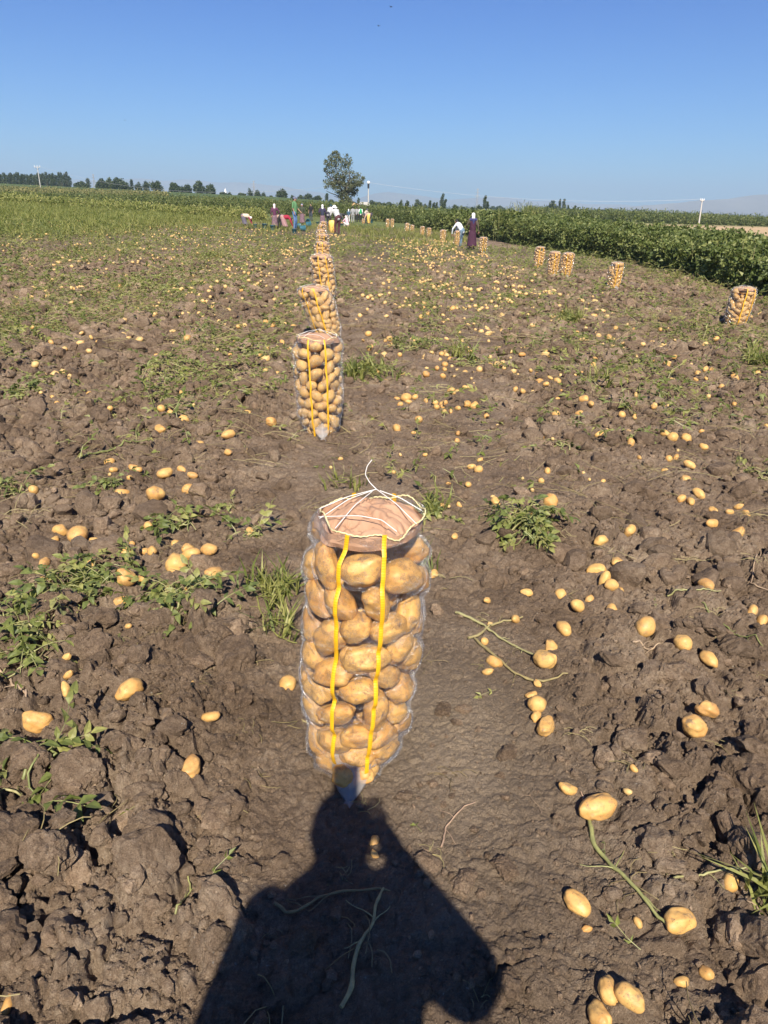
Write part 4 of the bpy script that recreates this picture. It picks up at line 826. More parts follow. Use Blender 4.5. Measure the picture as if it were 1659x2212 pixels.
# fallen stalks and roots, each its own thing
rs = np.random.default_rng(5)
for lb, pts, rd, mt in STALKS:
    g = np.array([gnd(a, b) for a, b in pts]); t = np.linspace(0, 1, len(g)); tt = np.linspace(0, 1, 26)
    x = np.interp(tt, t, g[:, 0])+np.cumsum(rs.normal(size=26))*.003; y = np.interp(tt, t, g[:, 1])+np.cumsum(rs.normal(size=26))*.004
    for _ in range(2): x[1:-1] = (x[:-2]+x[1:-1]*2+x[2:])/4; y[1:-1] = (y[:-2]+y[1:-1]*2+y[2:])/4
    z = hfun(x, y); z = np.maximum(z, np.convolve(np.pad(z, 3, 'edge'), np.ones(7)/7, 'valid'))+rd*.9+.004
    o3 = np.array([x[0], y[0], z[0]]); mb = MB().tube(np.stack([x, y, z], 1)-o3, rd*np.linspace(1, .6, 26)*(1+.12*rs.normal(size=26)), 6)
    for k in range(3 if rd > .0025 else 0):
        i = rs.integers(6, 22); a = rs.uniform(0, 6.28); l = rs.uniform(.03, .09); q = np.linspace(0, 1, 6)
        mb.tube(np.array([x[i], y[i], z[i]])-o3+np.stack([l*q*math.cos(a), l*q*math.sin(a), .004*np.sin(q*6)], 1), rd*.35*(1-.6*q), 4)
    V, Fc, M = mb.arr(); obj('plant_stem', mesh('plant_stem', V, Fc, [mt], M, True, np.full(len(V), rs.random())), None, o3, label=lb, category='stem' if mt != M_ROOT else 'root', group='loose stems and roots on the soil')
# the uncountable litter: wilted haulm lying in rows, crumbs of leaf, rootlets, grass
def litter(n, yr, dens, seed, temps, smin, smax, xr=None, lift=.03, tint=None, tilt=.5):
    r = np.random.default_rng(seed); y = yr[0]+(yr[1]-yr[0])*r.random(n)**.9
    x = (r.random(n)*2-1)*(y*.6+.6) if xr is None else xr[0]+(xr[1]-xr[0])*r.random(n)
    k = r.random(n) < dens(x, y); x, y = x[k], y[k]
    k = (x+.06)**2+(y-1.85)**2 > .2**2; x, y = x[k], y[k]; m = len(x)
    z = hfun(x, y)+r.random(m)*lift
    return scatter(temps, np.stack([x, y, z], 1), (r.normal(size=m)*tilt, r.normal(size=m)*tilt, r.uniform(0, 6.28, m)), r.uniform(smin, smax, m), r, tint)
def rowd(x, y, s=0):                                  # haulm rows, thickening with distance
    n = fbm(x*.9+3, y*.42, 4, 400+s); n2 = fbm(x*3.2, y*1.6, 3, 420+s)
    rowm = 0
    for cx, wd, a in ((-1.9, .55, .9), (.55, .42, .55), (-5.2, 1.6, 1.), (-9.5, 2.2, 1.), (-14, 3., 1.), (2.6, .5, .45), (4.6, 1., .5), (7.4, .9, .9)):
        rowm = np.maximum(rowm, a*np.exp(-((x-cx-.018*(y-8)*(cx < -3))/wd)**2))
    base = .04+.96*sstep(3.8, 9.5, y)
    d = sstep(.48, .66, n*.55+n2*.45+.16*rowm+.10*sstep(14, 34, y))*base
    d = np.maximum(d, .10*sstep(14, 26, y))*(1-.25*sstep(10, 20, y))
    return np.clip(d*(.35+.65*rowm+.35*sstep(14, 28, y)), 0, 1)
HTS = [(V, Fc, M) for V, Fc, M in CL_MID]
def twigs(seed, n=6, L=.1):
    r = np.random.default_rng(seed); mb = MB()
    for k in range(n):
        a = r.uniform(0, 6.28); l = L*r.uniform(.4, 1.2); t = np.linspace(0, 1, 4); o = r.normal(size=2)*.03
        mb.tube(np.stack([o[0]+l*t*math.cos(a), o[1]+l*t*math.sin(a)+.2*l*np.sin(t*3), .004+.015*np.sin(t*3)*r.random()], 1), .0016, 3, 0, False)
    return mb.arr()
TW = [twigs(k) for k in range(5)]; TWL = [twigs(10+k, 4, .28) for k in range(5)]
nearp = lambda x, y: .06+.10*sstep(.5, .65, fbm(x*2, y*2, 3, 433))
stuff('wilted_haulm', 'countless wilted potato leaves and stalks lying in rows over the dug field', 'potato haulm',
      [litter(26000, (4.0, 16), lambda x, y: rowd(x, y)*1.1, 1, HTS, .6, 1.25, lift=.08), litter(27000, (14, 40), lambda x, y: rowd(x, y)*.95, 2, HTS, .9, 1.9, lift=.12),
       litter(900, (1.2, 5.5), nearp, 3, HTS, .15, .45, lift=.012)], [M_HAULM, M_STEMG])
stuff('dry_litter', 'countless dry rootlets, straws and stalks scattered over the soil', 'plant litter',
      [litter(900, (.8, 4), lambda x, y: .20+0*x, 4, TW, .35, .9, lift=.006, tilt=.15), litter(2600, (3.5, 9), lambda x, y: .22+.5*rowd(x, y), 5, TWL, .5, 1.1, lift=.02, tilt=.2), litter(7000, (8, 28), lambda x, y: .15+.6*rowd(x, y), 6, TWL, 1., 1.8, lift=.07, tilt=.3)], [M_DRY])
def spot(px, py, rp_, n, temps, smin, smax, seed, tilt=.3, lift=.02):
    r = np.random.default_rng(seed); cx, cy = gnd(px, py); rd = rp_/FPX*depth(cx, cy); x = cx+r.normal(size=n)*rd*.5; y = cy+r.normal(size=n)*rd*.7
    return scatter(temps, np.stack([x, y, hfun(x, y)+r.random(n)*lift], 1), (r.normal(size=n)*tilt, r.normal(size=n)*tilt, r.uniform(0, 6.28, n)), r.uniform(smin, smax, n), r)
GR = []
for i, (px, py, rd, n) in enumerate([(600, 1300, 50, 26), (605, 1380, 40, 12), (745, 1065, 40, 8), (940, 1120, 30, 10), (1230, 700, 25, 30), (1640, 800, 30, 30), (1655, 1990, 30, 10), (455, 560, 40, 60), (780, 825, 50, 30), (200, 550, 60, 70), (1000, 780, 35, 16), (1290, 850, 30, 14), (905, 1230, 30, 8), (1610, 620, 40, 40)]):
    GR.append(spot(px, py, rd, n, BLADES, .5 if py > 900 else .8, 1.0 if py > 900 else 1.6, 700+i))
def leftgrass(x, y): return sstep(24, 33, y+3*(fbm(x/3, y/3, 2, 70)-.5))*sstep(1.0, -2.5, x-(-9-.05*y))
GR.append(litter(22000, (24, 66), lambda x, y: leftgrass(x, y)*.9, 8, BLADES, 1.2, 2.4, xr=(-42, -8), tilt=.3, lift=.0))
GR.append(litter(9000, (36, 74), lambda x, y: sstep(.35, .6, fbm(x/4, y/4, 3, 500))*sstep(34, 44, y), 9, BLADES, 1.2, 2.4, xr=(-30, 5), tilt=.3, lift=.0))
stuff('grass', 'green and yellowing grass in the left field and in tufts between the rows', 'grass', GR, [M_GRASS])
BIGL = [compound(60+k, .30, 2, False, .4) for k in range(6)]
stuff('low_green_crop', 'low leafy green crop covering the field on the left', 'field crop',
      [litter(11000, (26, 90), lambda x, y: leftgrass(x, y)*sstep(.45, .65, fbm(x/2.5, y/6, 3, 510)), 12, BIGL, .8, 1.6, xr=(-50, -8), lift=.15, tilt=.4),
       litter(7000, (34, 90), lambda x, y: .5*sstep(.48, .66, fbm(x/2.5, y/6, 3, 512))*sstep(34, 48, y), 14, BIGL, .6, 1.3, xr=(-22, 6), lift=.12, tilt=.4)], [M_HAULM, M_STEMG])

# ------------------------------------------------------------------ the tall crop on the right and the bushy belts behind
def broad(seed):
    r = np.random.default_rng(seed); mb = MB()
    for k in range(3):
        a = r.uniform(0, 6.28); d = np.array([math.cos(a), math.sin(a), r.uniform(-.5, .3)]); leaflet(mb, np.array([0, 0, 0])+d*.02, d, [r.normal()*.3, r.normal()*.3, 1], .15, .15, 0, .5, True)
    mb.tube([(0, 0, -.18), (.01, 0, -.08), (0, 0, 0)], .004, 3, 1, False); return mb.arr()
BR = [broad(k) for k in range(8)]
def broad2(seed):
    r = np.random.default_rng(seed); mb = MB()
    for k in range(4):
        a = r.uniform(0, 6.28); d = np.array([math.cos(a), math.sin(a), r.uniform(-.6, .4)]); leaflet(mb, r.normal(size=3)*.05, d, [r.normal()*.4, r.normal()*.4, 1], .13, .11, 0, .5, False)
    return mb.arr()
BR2 = [broad2(k) for k in range(10)]
EDGE = np.array([gnd(a, b) for a, b in [(1800, 690), (1659, 648), (1500, 603), (1350, 567), (1240, 551), (1100, 526), (1050, 516), (1000, 508), (940, 500), (890, 490)]])
def belt(path, dpt, h0, h1, dens, seed, temps, smin, smax, side=(1, .25), topj=.25, leaftilt=.6, wall=.5):
    r = np.random.default_rng(seed); seg = np.linalg.norm(np.diff(path, axis=0), axis=1); cs = np.concatenate([[0], np.cumsum(seg)]); L = cs[-1]
    n = int(L*dpt*dens); s = L*r.random(n); q = r.random(n); q = np.where(r.random(n) < wall, q*.25, q); q *= dpt
    x = np.interp(s, cs, path[:, 0])+q*side[0]+.15*r.normal(size=n); y = np.interp(s, cs, path[:, 1])+q*side[1]+.15*r.normal(size=n)
    H = (h0+(h1-h0)*fbm(x*.7, y*.4, 3, seed))*np.interp(y, [14, 24, 45, 60], [.80, .92, 1.25, 1.3])*(1+topj*(fbm(x*3, y*3, 2, seed+2)-.5)); front = np.clip(q/.35, .0, 1)
    u = r.random(n); u = np.where(q > .5, .55+.45*u**.6, u); z = T(x, y)+H*u*np.where(q < .3, .96, 1)
    return scatter(temps, np.stack([x, y, z], 1), (r.normal(size=n)*leaftilt, r.normal(size=n)*leaftilt, r.uniform(0, 6.28, n)), r.uniform(smin, smax, n), r)
nE = EDGE[:6]; fE = EDGE[5:]
def stalks_(path, dpt, h, n, seed, side=(1, .25)):
    r = np.random.default_rng(seed); k = r.random(n)*(len(path)-1); i = k.astype(int); f = k-i; x = path[i, 0]*(1-f)+path[i+1, 0]*f+dpt*r.random(n)*side[0]; y = path[i, 1]*(1-f)+path[i+1, 1]*f+dpt*r.random(n)*side[1]
    tm = MB().tube([(0, 0, 0), (.03, 0, .5), (0, .02, 1)], [.012, .009, .004], 4, 0, False).arr()
    return scatter([tm], np.stack([x, y, T(x, y)], 1), (r.normal(size=n)*.12, r.normal(size=n)*.12, r.uniform(0, 6.28, n)), np.stack([np.ones(n), np.ones(n), h*r.uniform(.6, 1, n)], 1), r)
stuff('tall_broadleaf_crop', 'tall dark green broadleaf crop standing like a wall along the right of the field', 'standing crop',
      [belt(nE, 3.2, .92, 1.2, 560, 31, BR2, .45, 1.05, topj=.5, leaftilt=.8), belt(nE, 3.0, 1.0, 1.35, 12, 37, BR2, .5, .9, topj=1.2), belt(nE+np.array([3.0, .8]), 3.2, .70, .92, 130, 32, BR2, .8, 1.4, topj=.5), belt(fE, 5, .9, 1.25, 120, 33, BR2, .9, 1.8, topj=.7),
       (lambda q: (q[0], q[1], q[2]+1, q[3]))(stalks_(nE, 1.5, 1.1, 900, 34))], [M_CROP, M_STEMG])
REED = []
def reed(seed):
    r = np.random.default_rng(seed); mb = MB(); H = r.uniform(1.7, 2.3); lean = r.normal()*.12; mb.tube([(0, 0, 0), (lean*.5, 0, H*.5), (lean, 0, H*.9)], [.009, .007, .003], 4, 1, False)
    for k in range(9):
        z = H*(.25+.7*k/9); a = r.uniform(0, 6.28); l = r.uniform(.35, .6); o = np.array([lean*z/H, 0, z]); d = np.array([math.cos(a), math.sin(a), 0]); s = np.array([-math.sin(a), math.cos(a), 0])*.014
        p1 = o+d*l*.4+np.array([0, 0, l*.5]); p2 = o+d*l*.95+np.array([0, 0, l*.45]); mb.add([o-s*.6, o+s*.6, p1-s, p1+s, p2], [(0, 1, 3), (0, 3, 2), (2, 3, 4)], 0)
    return mb.arr()
RT = [reed(k) for k in range(6)]
rr_ = np.random.default_rng(77); _px = rr_.uniform(1065, 1225, 170); _D = rr_.uniform(48, 60, 170); _P = np.array([at(a, 520, b) for a, b in zip(_px, _D)]); _P[:, 2] = T(_P[:, 0], _P[:, 1])
_s = .72+.45*np.exp(-((_px-1125)/45)**2)*rr_.uniform(.7, 1.1, 170)
stuff('reeds', 'clump of tall pale green reeds rising behind the dress woman on the right', 'reeds', [scatter(RT, _P, (rr_.normal(size=170)*.08, rr_.normal(size=170)*.08, rr_.uniform(0, 6.28, 170)), _s, rr_)], [M_GRASS, M_STEMG])
M_BELT = _leafm((.06, .09, .022), (.11, .14, .035), (.19, .20, .06), .25, 'hedge_leaf')
def clump(seed, n=10, s=.5):
    r = np.random.default_rng(seed); mb = MB()
    for k in range(n):
        p = r.normal(size=3)*s*.33; d = r.normal(size=3); leaflet(mb, p, d, [0.1, .2, 1], s*.40, s*.22, 0, .2, False)
    return mb.arr()
CLP = [clump(k) for k in range(8)]
def pxbelt(name, label, cat, pts, D, dpt, h0, h1, n, seed, mats, smin, smax):
    r = np.random.default_rng(seed); px = np.array([p[0] for p in pts]); tp = np.array([p[1] for p in pts]); a = r.uniform(px[0], px[-1], n); q = r.random(n); Y = D+dpt*q
    X = ((a-CXP)/FPX)*(Y*math.cos(TILT)+1.0); t = T(X, Y); top = np.array([at(v, np.interp(v, px, tp), D)[2] for v in a[:1]]); 
    zt = np.interp(a, px, [at(v, w_, D)[2] for v, w_ in pts]); ztY = EYE+(zt-EYE)*np.maximum(Y/D, 1)-.15-.10*smax; H = np.maximum(ztY-T(X, Y), .4)
    u = np.where(q < .25, r.random(n), .6+.4*r.random(n)); z = T(X, Y)+H*u*(.76+.34*fbm(X*.6, Y*.1, 3, seed))
    o = stuff(name, label, cat, [scatter(CLP, np.stack([X, Y, z], 1), (r.uniform(0, 6.28, n), r.uniform(0, 6.28, n), r.uniform(0, 6.28, n)), r.uniform(smin, smax, n), r)], mats)
M_CORN = _leafm((.10, .12, .035), (.17, .17, .055), (.36, .31, .12), .2, 'corn_leaf')
pxbelt('bushy_weeds', 'band of tall green weeds behind the left workers', 'weeds', [(-60, 440), (150, 436), (260, 422), (380, 424), (500, 427), (640, 434), (760, 440), (900, 444)], 104, 18, 1, 2, 8000, 41, [M_BELT], .8, 1.7)
pxbelt('bushy_weeds', 'lower yellow green weeds in front of the left belt', 'weeds', [(-60, 452), (150, 448), (400, 446), (560, 452)], 66, 9, .6, 1, 4200, 42, [M_GRASS], .7, 1.3)
pxbelt('corn_field', 'pale tasselled corn field climbing to the left skyline', 'corn', [(-80, 404), (0, 405), (80, 409), (160, 413), (260, 420), (350, 425)], 150, 45, 2, 3, 5200, 43, [M_CORN], 1.0, 1.8)
pxbelt('bushy_weeds', 'green shrubby weeds right of the green shirted man', 'weeds', [(795, 447), (900, 450), (1000, 453), (1080, 458), (1110, 462)], 104, 16, 1, 2, 3000, 44, [M_BELT], .8, 1.7)
pxbelt('far_crop_band', 'dark green tall crop band behind the sandy strip on the right', 'standing crop', [(1120, 445), (1180, 452), (1300, 454), (1450, 461), (1659, 472), (1760, 476)], 152, 26, 2, 3, 9000, 45, [M_BELT], 1.1, 2.4)
# ------------------------------------------------------------------ trees
def leaf_cloud(blobs, n, size, rng):
    """small folded leaf faces spread through a set of ellipsoids (c, r, weight)"""
    w = np.array([b[2] for b in blobs]); w = w/w.sum(); k = rng.choice(len(blobs), n, p=w)
    C = np.array([b[0] for b in blobs])[k]; Rr = np.array([b[1] for b in blobs])[k]
    d = rng.normal(size=(n, 3)); d /= np.linalg.norm(d, axis=1)[:, None]; q = rng.random(n)**.38
    P = C+d*Rr*q[:, None]*(.82+.35*rng.random(n))[:, None]
    a = rng.normal(size=(n, 3)); a /= np.linalg.norm(a, axis=1)[:, None]; b = np.cross(a, rng.normal(size=(n, 3))); b /= np.linalg.norm(b, axis=1)[:, None]
    s = (size*rng.uniform(.6, 1.4, n))[:, None]
    V = np.stack([P-a*s, P+b*s*.45, P+a*s, P-b*s*.45+a*s*.2], 1).reshape(-1, 3); i = np.arange(n)*4
    F_ = np.vstack([np.stack([i, i+1, i+2], 1), np.stack([i, i+2, i+3], 1)]); t = np.repeat(np.clip(rng.normal(.45, .2, n), .02, .98), 4)
    return V, F_, t
def far_tree(name, label, cat, px, top, base, wpx, D, kind, seed, group, matl=None, dens=1.):
    r = np.random.default_rng(seed); p = at(px, base, D); zt = at(px, top, D)[2]; X = p[0]; g = min(float(T(X, D)), p[2]); H = zt-g
    W = wpx/FPX*depth(X, D)*.58; dens = dens*1.7
    root = thing(name, label, cat, (X, D, g), 0, group)
    if kind == 'poplar':
        m = 7; bl = [((r.normal()*W*.15, r.normal()*W*.15, H*(.16+.76*k/(m-1))), (W*(.95-.6*abs(k/(m-1)-.4)**1.3*1.3), W*.8, H*.115), 1) for k in range(m)]
    elif kind == 'bush':
        bl = [((r.uniform(-.6, .6)*W, r.uniform(-.5, .5)*W, H*r.uniform(.25, .66)), (W*r.uniform(.3, .5), W*.42, H*r.uniform(.18, .3)), 1) for k in range(9)]
        bl += [((0, 0, H*.42), (W*.85, W*.7, H*.34), 3), ((W*r.uniform(-.3, .3), 0, H*.78), (W*.4, W*.4, H*.2), 1)]
    n = int(dens*(420+W*H*60)); n = min(n, 4000)
    V, F_, t = leaf_cloud(bl, n, max(.16, min(.5, W*.13)), r)
    V[:, 2] = np.maximum(V[:, 2], .02)
    obj('crown', mesh('crown', V, F_, [matl or M_TREE], None, False, t), root)
    mb = MB().tube([(0, 0, -.2), (.02*H, 0, H*.25), (0, 0, H*.6)], [.035*H, .025*H, .008*H], 6)
    for k in range(3):
        a = r.uniform(0, 6.28); mb.tube([(0, 0, H*.2), (W*.4*math.cos(a), W*.4*math.sin(a), H*.45)], [.015*H, .005*H], 5)
    obj('trunk', mb.me('trunk', [M_BARK], True), root); return root
def c5(u, v): return u*.2976, 340+v*.2976
def c1(u, v): return 493.8+u*.1984, 384+v*.1984
def c3(u, v): return 823+u*.1984, 384+v*.1984
def c6(u, v): return 1097.3+u*.3387, 411.5+v*.3387
rt = np.random.default_rng(21)
def ordw(n):
    o = ['first', 'second', 'third', 'fourth', 'fifth', 'sixth', 'seventh', 'eighth', 'ninth', 'tenth', 'eleventh', 'twelfth', 'thirteenth', 'fourteenth', 'fifteenth', 'sixteenth', 'seventeenth', 'eighteenth', 'nineteenth']
    if n < 20: return o[n-1]
    t = {2: 'twent', 3: 'thirt'}[n//10]; return t+'ieth' if n % 10 == 0 else t+'y '+o[n % 10-1]
PG = 'poplars in the left windbreak row'
for k in range(38):
    u = -6+k*14+rt.uniform(-3, 3); top = 118+14*math.sin(k*1.7)*rt.random()+ (8 if u > 180 and u < 270 else 0)+rt.uniform(-6, 8); px, py = c5(u, top); _, pb = c5(u, 222+.03*u)
    if 505 < u < 535: py += 6
    far_tree('poplar_tree', 'slender dark poplar, %s from the left edge in the dense skyline windbreak' % ordw(k+1), 'poplar', px, py, pb, 8.4+rt.uniform(-1, 1.5), 330+rt.uniform(-8, 8), 'poplar', 900+k, PG)
BT = [  # conv, u, top, base, width, kind, distance, label
 (c5,590,172,245,100,'bush',300,'broad low bush at the right end of the left poplar row'),(c5,645,152,248,38,'poplar',305,'slim tree standing just left of the left lattice pylon'),(c5,740,148,248,80,'bush',300,'round tree just right of the left lattice pylon'),
 (c5,805,143,248,85,'bush',302,'high rounded tree in the big grove left of centre'),(c5,868,142,250,85,'bush',298,'tallest tree at the crest of the big grove left of centre'),(c5,905,168,252,80,'bush',292,'dark right hand tree of the big grove left of centre'),
 (c5,962,162,252,30,'poplar',300,'small poplar between the big grove and the next trees'),(c5,1012,176,262,58,'bush',296,'left tree of the pair right of the big grove'),(c5,1066,166,262,54,'bush',298,'right tree of the pair right of the big grove'),
 (c5,1146,165,268,84,'bush',290,'airy lone tree with a round top in the left skyline'),(c5,1275,180,282,100,'bush',290,'broad tree right of the airy lone tree'),(c5,1355,188,282,84,'bush',288,'lower tree joined to the right of the broad tree'),
 (c5,1455,166,284,95,'bush',285,'big dense tree left of the white tower'),(c5,1530,190,284,84,'bush',284,'dark rounded tree nearest the white tower'),(c5,1622,248,282,56,'bush',284,'small low bush under the white tower'),
 (c1,15,152,215,52,'bush',300,'rounded bush right of the white tower'),(c1,150,160,235,110,'bush',290,'low shrubs left of the middle lattice pylon'),(c1,232,106,240,72,'bush',285,'upright tree just left of the middle lattice pylon'),
 (c1,320,125,245,84,'bush',285,'tall tree just right of the middle lattice pylon'),(c1,378,150,245,66,'bush',286,'lower tree in the group at the middle pylon'),(c1,450,190,245,80,'bush',290,'low bush between the pylon group and the rounded oak'),
 (c1,577,115,245,128,'bush',280,'large round tree above the purple sweater woman'),(c1,700,184,240,50,'bush',300,'small tree right of the large round tree'),(c1,780,180,243,62,'bush',300,'left one of the two trees behind the green shirt man'),
 (c1,862,164,244,94,'bush',300,'taller one of the two trees behind the green shirt man'),(c1,960,192,250,100,'bush',295,'broad low trees above the man in black'),(c1,1070,170,250,42,'poplar',310,'short poplar left of the big tree'),(c1,1120,228,300,80,'bush',240,'dark bush left of the big tree trunk'),
 (c1,1230,250,320,90,'bush',200,'dark bushes at the foot of the big tree, left'),(c1,1417,220,300,32,'poplar',320,'short poplar between the big tree and the street pole'),(c1,1570,240,305,84,'bush',300,'rounded bush right of the centre pole'),(c1,1640,262,305,80,'bush',300,'lower bush right of the centre pole'),
 (c3,70,264,325,120,'bush',290,'low wide bushes right of the centre pole group'),(c3,215,236,330,58,'bush',270,'left tree of the near pair right of centre'),(c3,282,240,338,46,'bush',268,'right tree of the near pair right of centre'),
 (c3,410,230,355,98,'bush',260,'broad leafy tree left of the small poplars'),(c3,482,278,350,50,'bush',262,'small bush joined to the broad leafy tree'),(c3,530,248,352,38,'poplar',262,'leaning small poplar, tallest of three'),(c3,572,270,354,30,'poplar',262,'middle small poplar of three'),(c3,604,268,350,27,'poplar',262,'right small poplar of three'),
 (c3,662,174,358,50,'poplar',255,'tall dark poplar standing out right of centre'),(c3,690,235,362,40,'poplar',257,'short poplar hugging the tall dark poplar'),(c3,812,288,352,76,'bush',270,'rounded tree between the tall poplar and the white headscarf'),(c3,905,316,362,100,'bush',275,'low dark trees behind the dress woman'),
 (c3,1000,314,366,66,'bush',275,'low bush beneath the right lattice pylon'),(c3,1070,288,370,70,'bush',250,'leafy bush left of the double poplar'),(c3,1122,194,378,46,'poplar',246,'double poplar right of the right lattice pylon'),(c3,1156,262,378,36,'poplar',246,'short half of the double poplar'),
 (c3,1230,304,352,80,'bush',600,'hazy blue tree group far beyond the reeds'),(c3,1305,300,352,110,'bush',600,'wide hazy blue tree group far beyond the reeds'),
 (c6,240,98,122,70,'bush',300,'low bush left of the right hand tree cluster'),(c6,287,57,124,64,'bush',290,'rounded tree of the right hand cluster'),(c6,326,56,126,19,'poplar',288,'thin poplar touching the rounded right hand tree'),(c6,353,56,128,28,'poplar',286,'thick leaning poplar of the right hand cluster'),
 (c6,384,92,124,15,'poplar',290,'small slim poplar right of the cluster'),(c6,425,96,127,24,'poplar',290,'small broad poplar farthest right of the cluster'),(c6,446,108,127,16,'poplar',290,'tiny poplar at the end of the right hand cluster'),(c6,500,120,132,50,'bush',290,'low bushes on the crop line right of the cluster')]
for i, (cv, u, tp, bs, wd, kd, D, lb) in enumerate(BT):
    px, py = cv(u, tp); _, pb = cv(u, bs); sc = {c5: .2976, c1: .1984, c3: .1984, c6: .3387}[cv]
    far_tree('poplar_tree' if kd == 'poplar' else 'broadleaf_tree', lb, 'poplar' if kd == 'poplar' else 'tree', px, py, pb, wd*sc, D, kd, 1200+i, 'trees on the skyline')
def wood(name, label, pts, D, n, seed):
    r = np.random.default_rng(seed); px = r.uniform(pts[0][0], pts[-1][0], n); Y = D*(1+.05*r.random(n)); tp = np.interp(px, [p[0] for p in pts], [p[1] for p in pts])+r.uniform(0, 3, n)
    P = np.array([at(a, t_, y_) for a, t_, y_ in zip(px, tp, Y)]); P[:, 2] = P[:, 2]-r.random(n)*np.maximum(P[:, 2]-T(P[:, 0], P[:, 1]), 0)
    stuff(name, label, 'trees', [scatter(CLP, P, (r.uniform(0, 6, n), r.uniform(0, 6, n), r.uniform(0, 6, n)), r.uniform(.5, 1.1, n)*D/90, r)], [M_TREE])
wood('far_woods', 'distant hazy tree line on the plain at the right', [(1380, 463), (1440, 460), (1500, 463), (1600, 467), (1680, 470)], 1500, 900, 3)
wood('far_woods', 'distant hazy tree line at the foot of the hills in the middle', [(940, 447), (1010, 447), (1100, 450), (1250, 455)], 1300, 700, 4)
# the big tree behind the workers
def big_tree():
    r = np.random.default_rng(66); D = 118; p = at(742, 443, D); X = p[0]; g = float(T(X, D)); 
    root = thing('willow_tree', 'big lone tree with a ragged grey green crown behind the workers', 'tree', (X, D, g))
    q = lambda a, b: np.array([at(a, b, D)[0]-X, 0, at(a, b, D)[2]-g]); BL = []
    for (a, b, wx, wz, wt) in [(722,345,16,18,3),(712,366,14,12,2),(730,352,14,16,2),(748,352,16,18,2.0),(706,352,8,7,.6),(745,372,20,18,3),(720,384,20,17,3),(712,397,16,12,2),(752,395,24,18,4),(775,388,13,12,2),(768,378,9,8,1),(760,402,18,12,3),(735,405,22,14,4),(778,397,9,6,1),(752,420,16,14,3.5),(745,428,14,12,3),(765,415,11,10,2),(752,438,13,9,2),(734,392,18,16,3),(725,335,9,9,1)]:
        c = q(a, b); s = D/1824.; BL.append(((c[0], r.normal()*.7, c[2]), (wx*s*1.0, wx*s*.9, wz*s), wt*.8))
        for _ in range(5):
            d = r.normal(size=3); d /= np.linalg.norm(d); BL.append(((c[0]+d[0]*wx*s*.85, d[1]*wx*s, c[2]+d[2]*wz*s*.85), (wx*s*.34, wx*s*.34, wz*s*.3), wt*.16))
    V, F_, t = leaf_cloud(BL, 9000, .12, r); obj('crown', mesh('crown', V, F_, [M_OLIVE], None, False, t), root)
    mb = MB(); base = q(744, 444)
    mb.tube([base+[0, 0, -.3], q(741, 432)], [.20, .16], 8); mb.tube([base+[.15, 0, -.3], q(747, 432), q(748, 412), q(742, 385), q(735, 355)], [.18, .15, .12, .08, .03], 8)
    obj('trunk', mb.me('trunk', [M_BARK], True), root)
    for L in ([(741, 432), (728, 422), (714, 417), (704, 412)], [(741, 432), (735, 400), (728, 370), (722, 340)], [(747, 425), (762, 402), (778, 396), (786, 385)], [(745, 415), (725, 402), (706, 398)], [(748, 412), (756, 380), (752, 350)], [(744, 436), (733, 427), (722, 424)], [(735, 400), (716, 385), (703, 372), (700, 362)]):
        P = np.array([q(a, b)+[0, r.normal()*.2, 0] for a, b in L]); obj('branch', MB().tube(P, np.linspace(.11, .025, len(P)), 6).me('branch', [M_BARK], True), root)
big_tree()
# ------------------------------------------------------------------ poles, pylons, wires, small buildings
M_POLE = flat('pole_concrete', (.52, .50, .46), .8); M_STEEL = flat('galvanised_steel', (.36, .37, .38), .6); M_WHITE = mat('white_ceramic', None, (.8, .8, .78), .4); M_DARK = mat('dark_metal', None, (.03, .03, .035), .5)
M_WIRE = mat('power_cable', None, (.55, .56, .58), .4)
def pole(label, top, base, D, kind):
    a = at(base[0], base[1], D); b = at(top[0], top[1], D); g = min(a[2], float(T(a[0], D)))
    root = thing('power_pole', label, 'pole', (a[0], D, g)); dx = b[0]-a[0]; H = b[2]-g
    obj('shaft', MB().tube([(0, 0, -.3), (dx*.5, 0, H*.5), (dx, 0, H*.97)], [.12, .10, .075], 8).me('shaft', [M_POLE], True), root)
    if kind == 'lamp':
        obj('transformer', MB().tube([(dx, 0, H*.80), (dx, 0, H*.94)], [.14, .16], 8).me('transformer', [M_DARK], True), root)
        obj('lamp_head', MB().tube([(dx, 0, H*.93), (dx, 0, H*.96), (dx, 0, H*1.0)], [.2, .26, .2], 10).me('lamp_head', [M_WHITE], True), root)
        return np.array([a[0]+dx, D, g+H*.96])
    w_ = .085*H if kind == 'cross' else .055*H
    obj('crossarm', MB().box((dx, 0, H*.955), (w_*2.4, .10, .10)).me('crossarm', [M_POLE]), root)
    mb = MB(); mb.tube([(dx-w_*.9, 0, H*.95), (dx, 0, H*.86)], .03, 5); mb.tube([(dx+w_*.9, 0, H*.95), (dx, 0, H*.86)], .03, 5); obj('brace', mb.me('brace', [M_DARK]), root)
    for s in (-1, 0, 1): obj('insulator', MB().tube([(dx+s*w_*1.1, 0, H*.96), (dx+s*w_*1.1, 0, H*.975), (dx+s*w_*1.1, 0, H*1.0), (dx+s*w_*1.1, 0, H*1.02)], [.04, .08, .05, .02], 8).me('insulator', [M_WHITE], True), root)
    return np.array([a[0]+dx, D, g+H])
e1 = pole('leaning concrete power pole with a crossarm in the left field', (80, 358), (91, 425), 190, 'cross')
e2 = pole('grey pole with a white lamp head right of the big tree', (796, 391), (795.5, 446), 125, 'lamp')
e3 = pole('slightly leaning power pole with insulators on the sandy strip at right', (1517.5, 430), (1508, 494), 118, 'small')
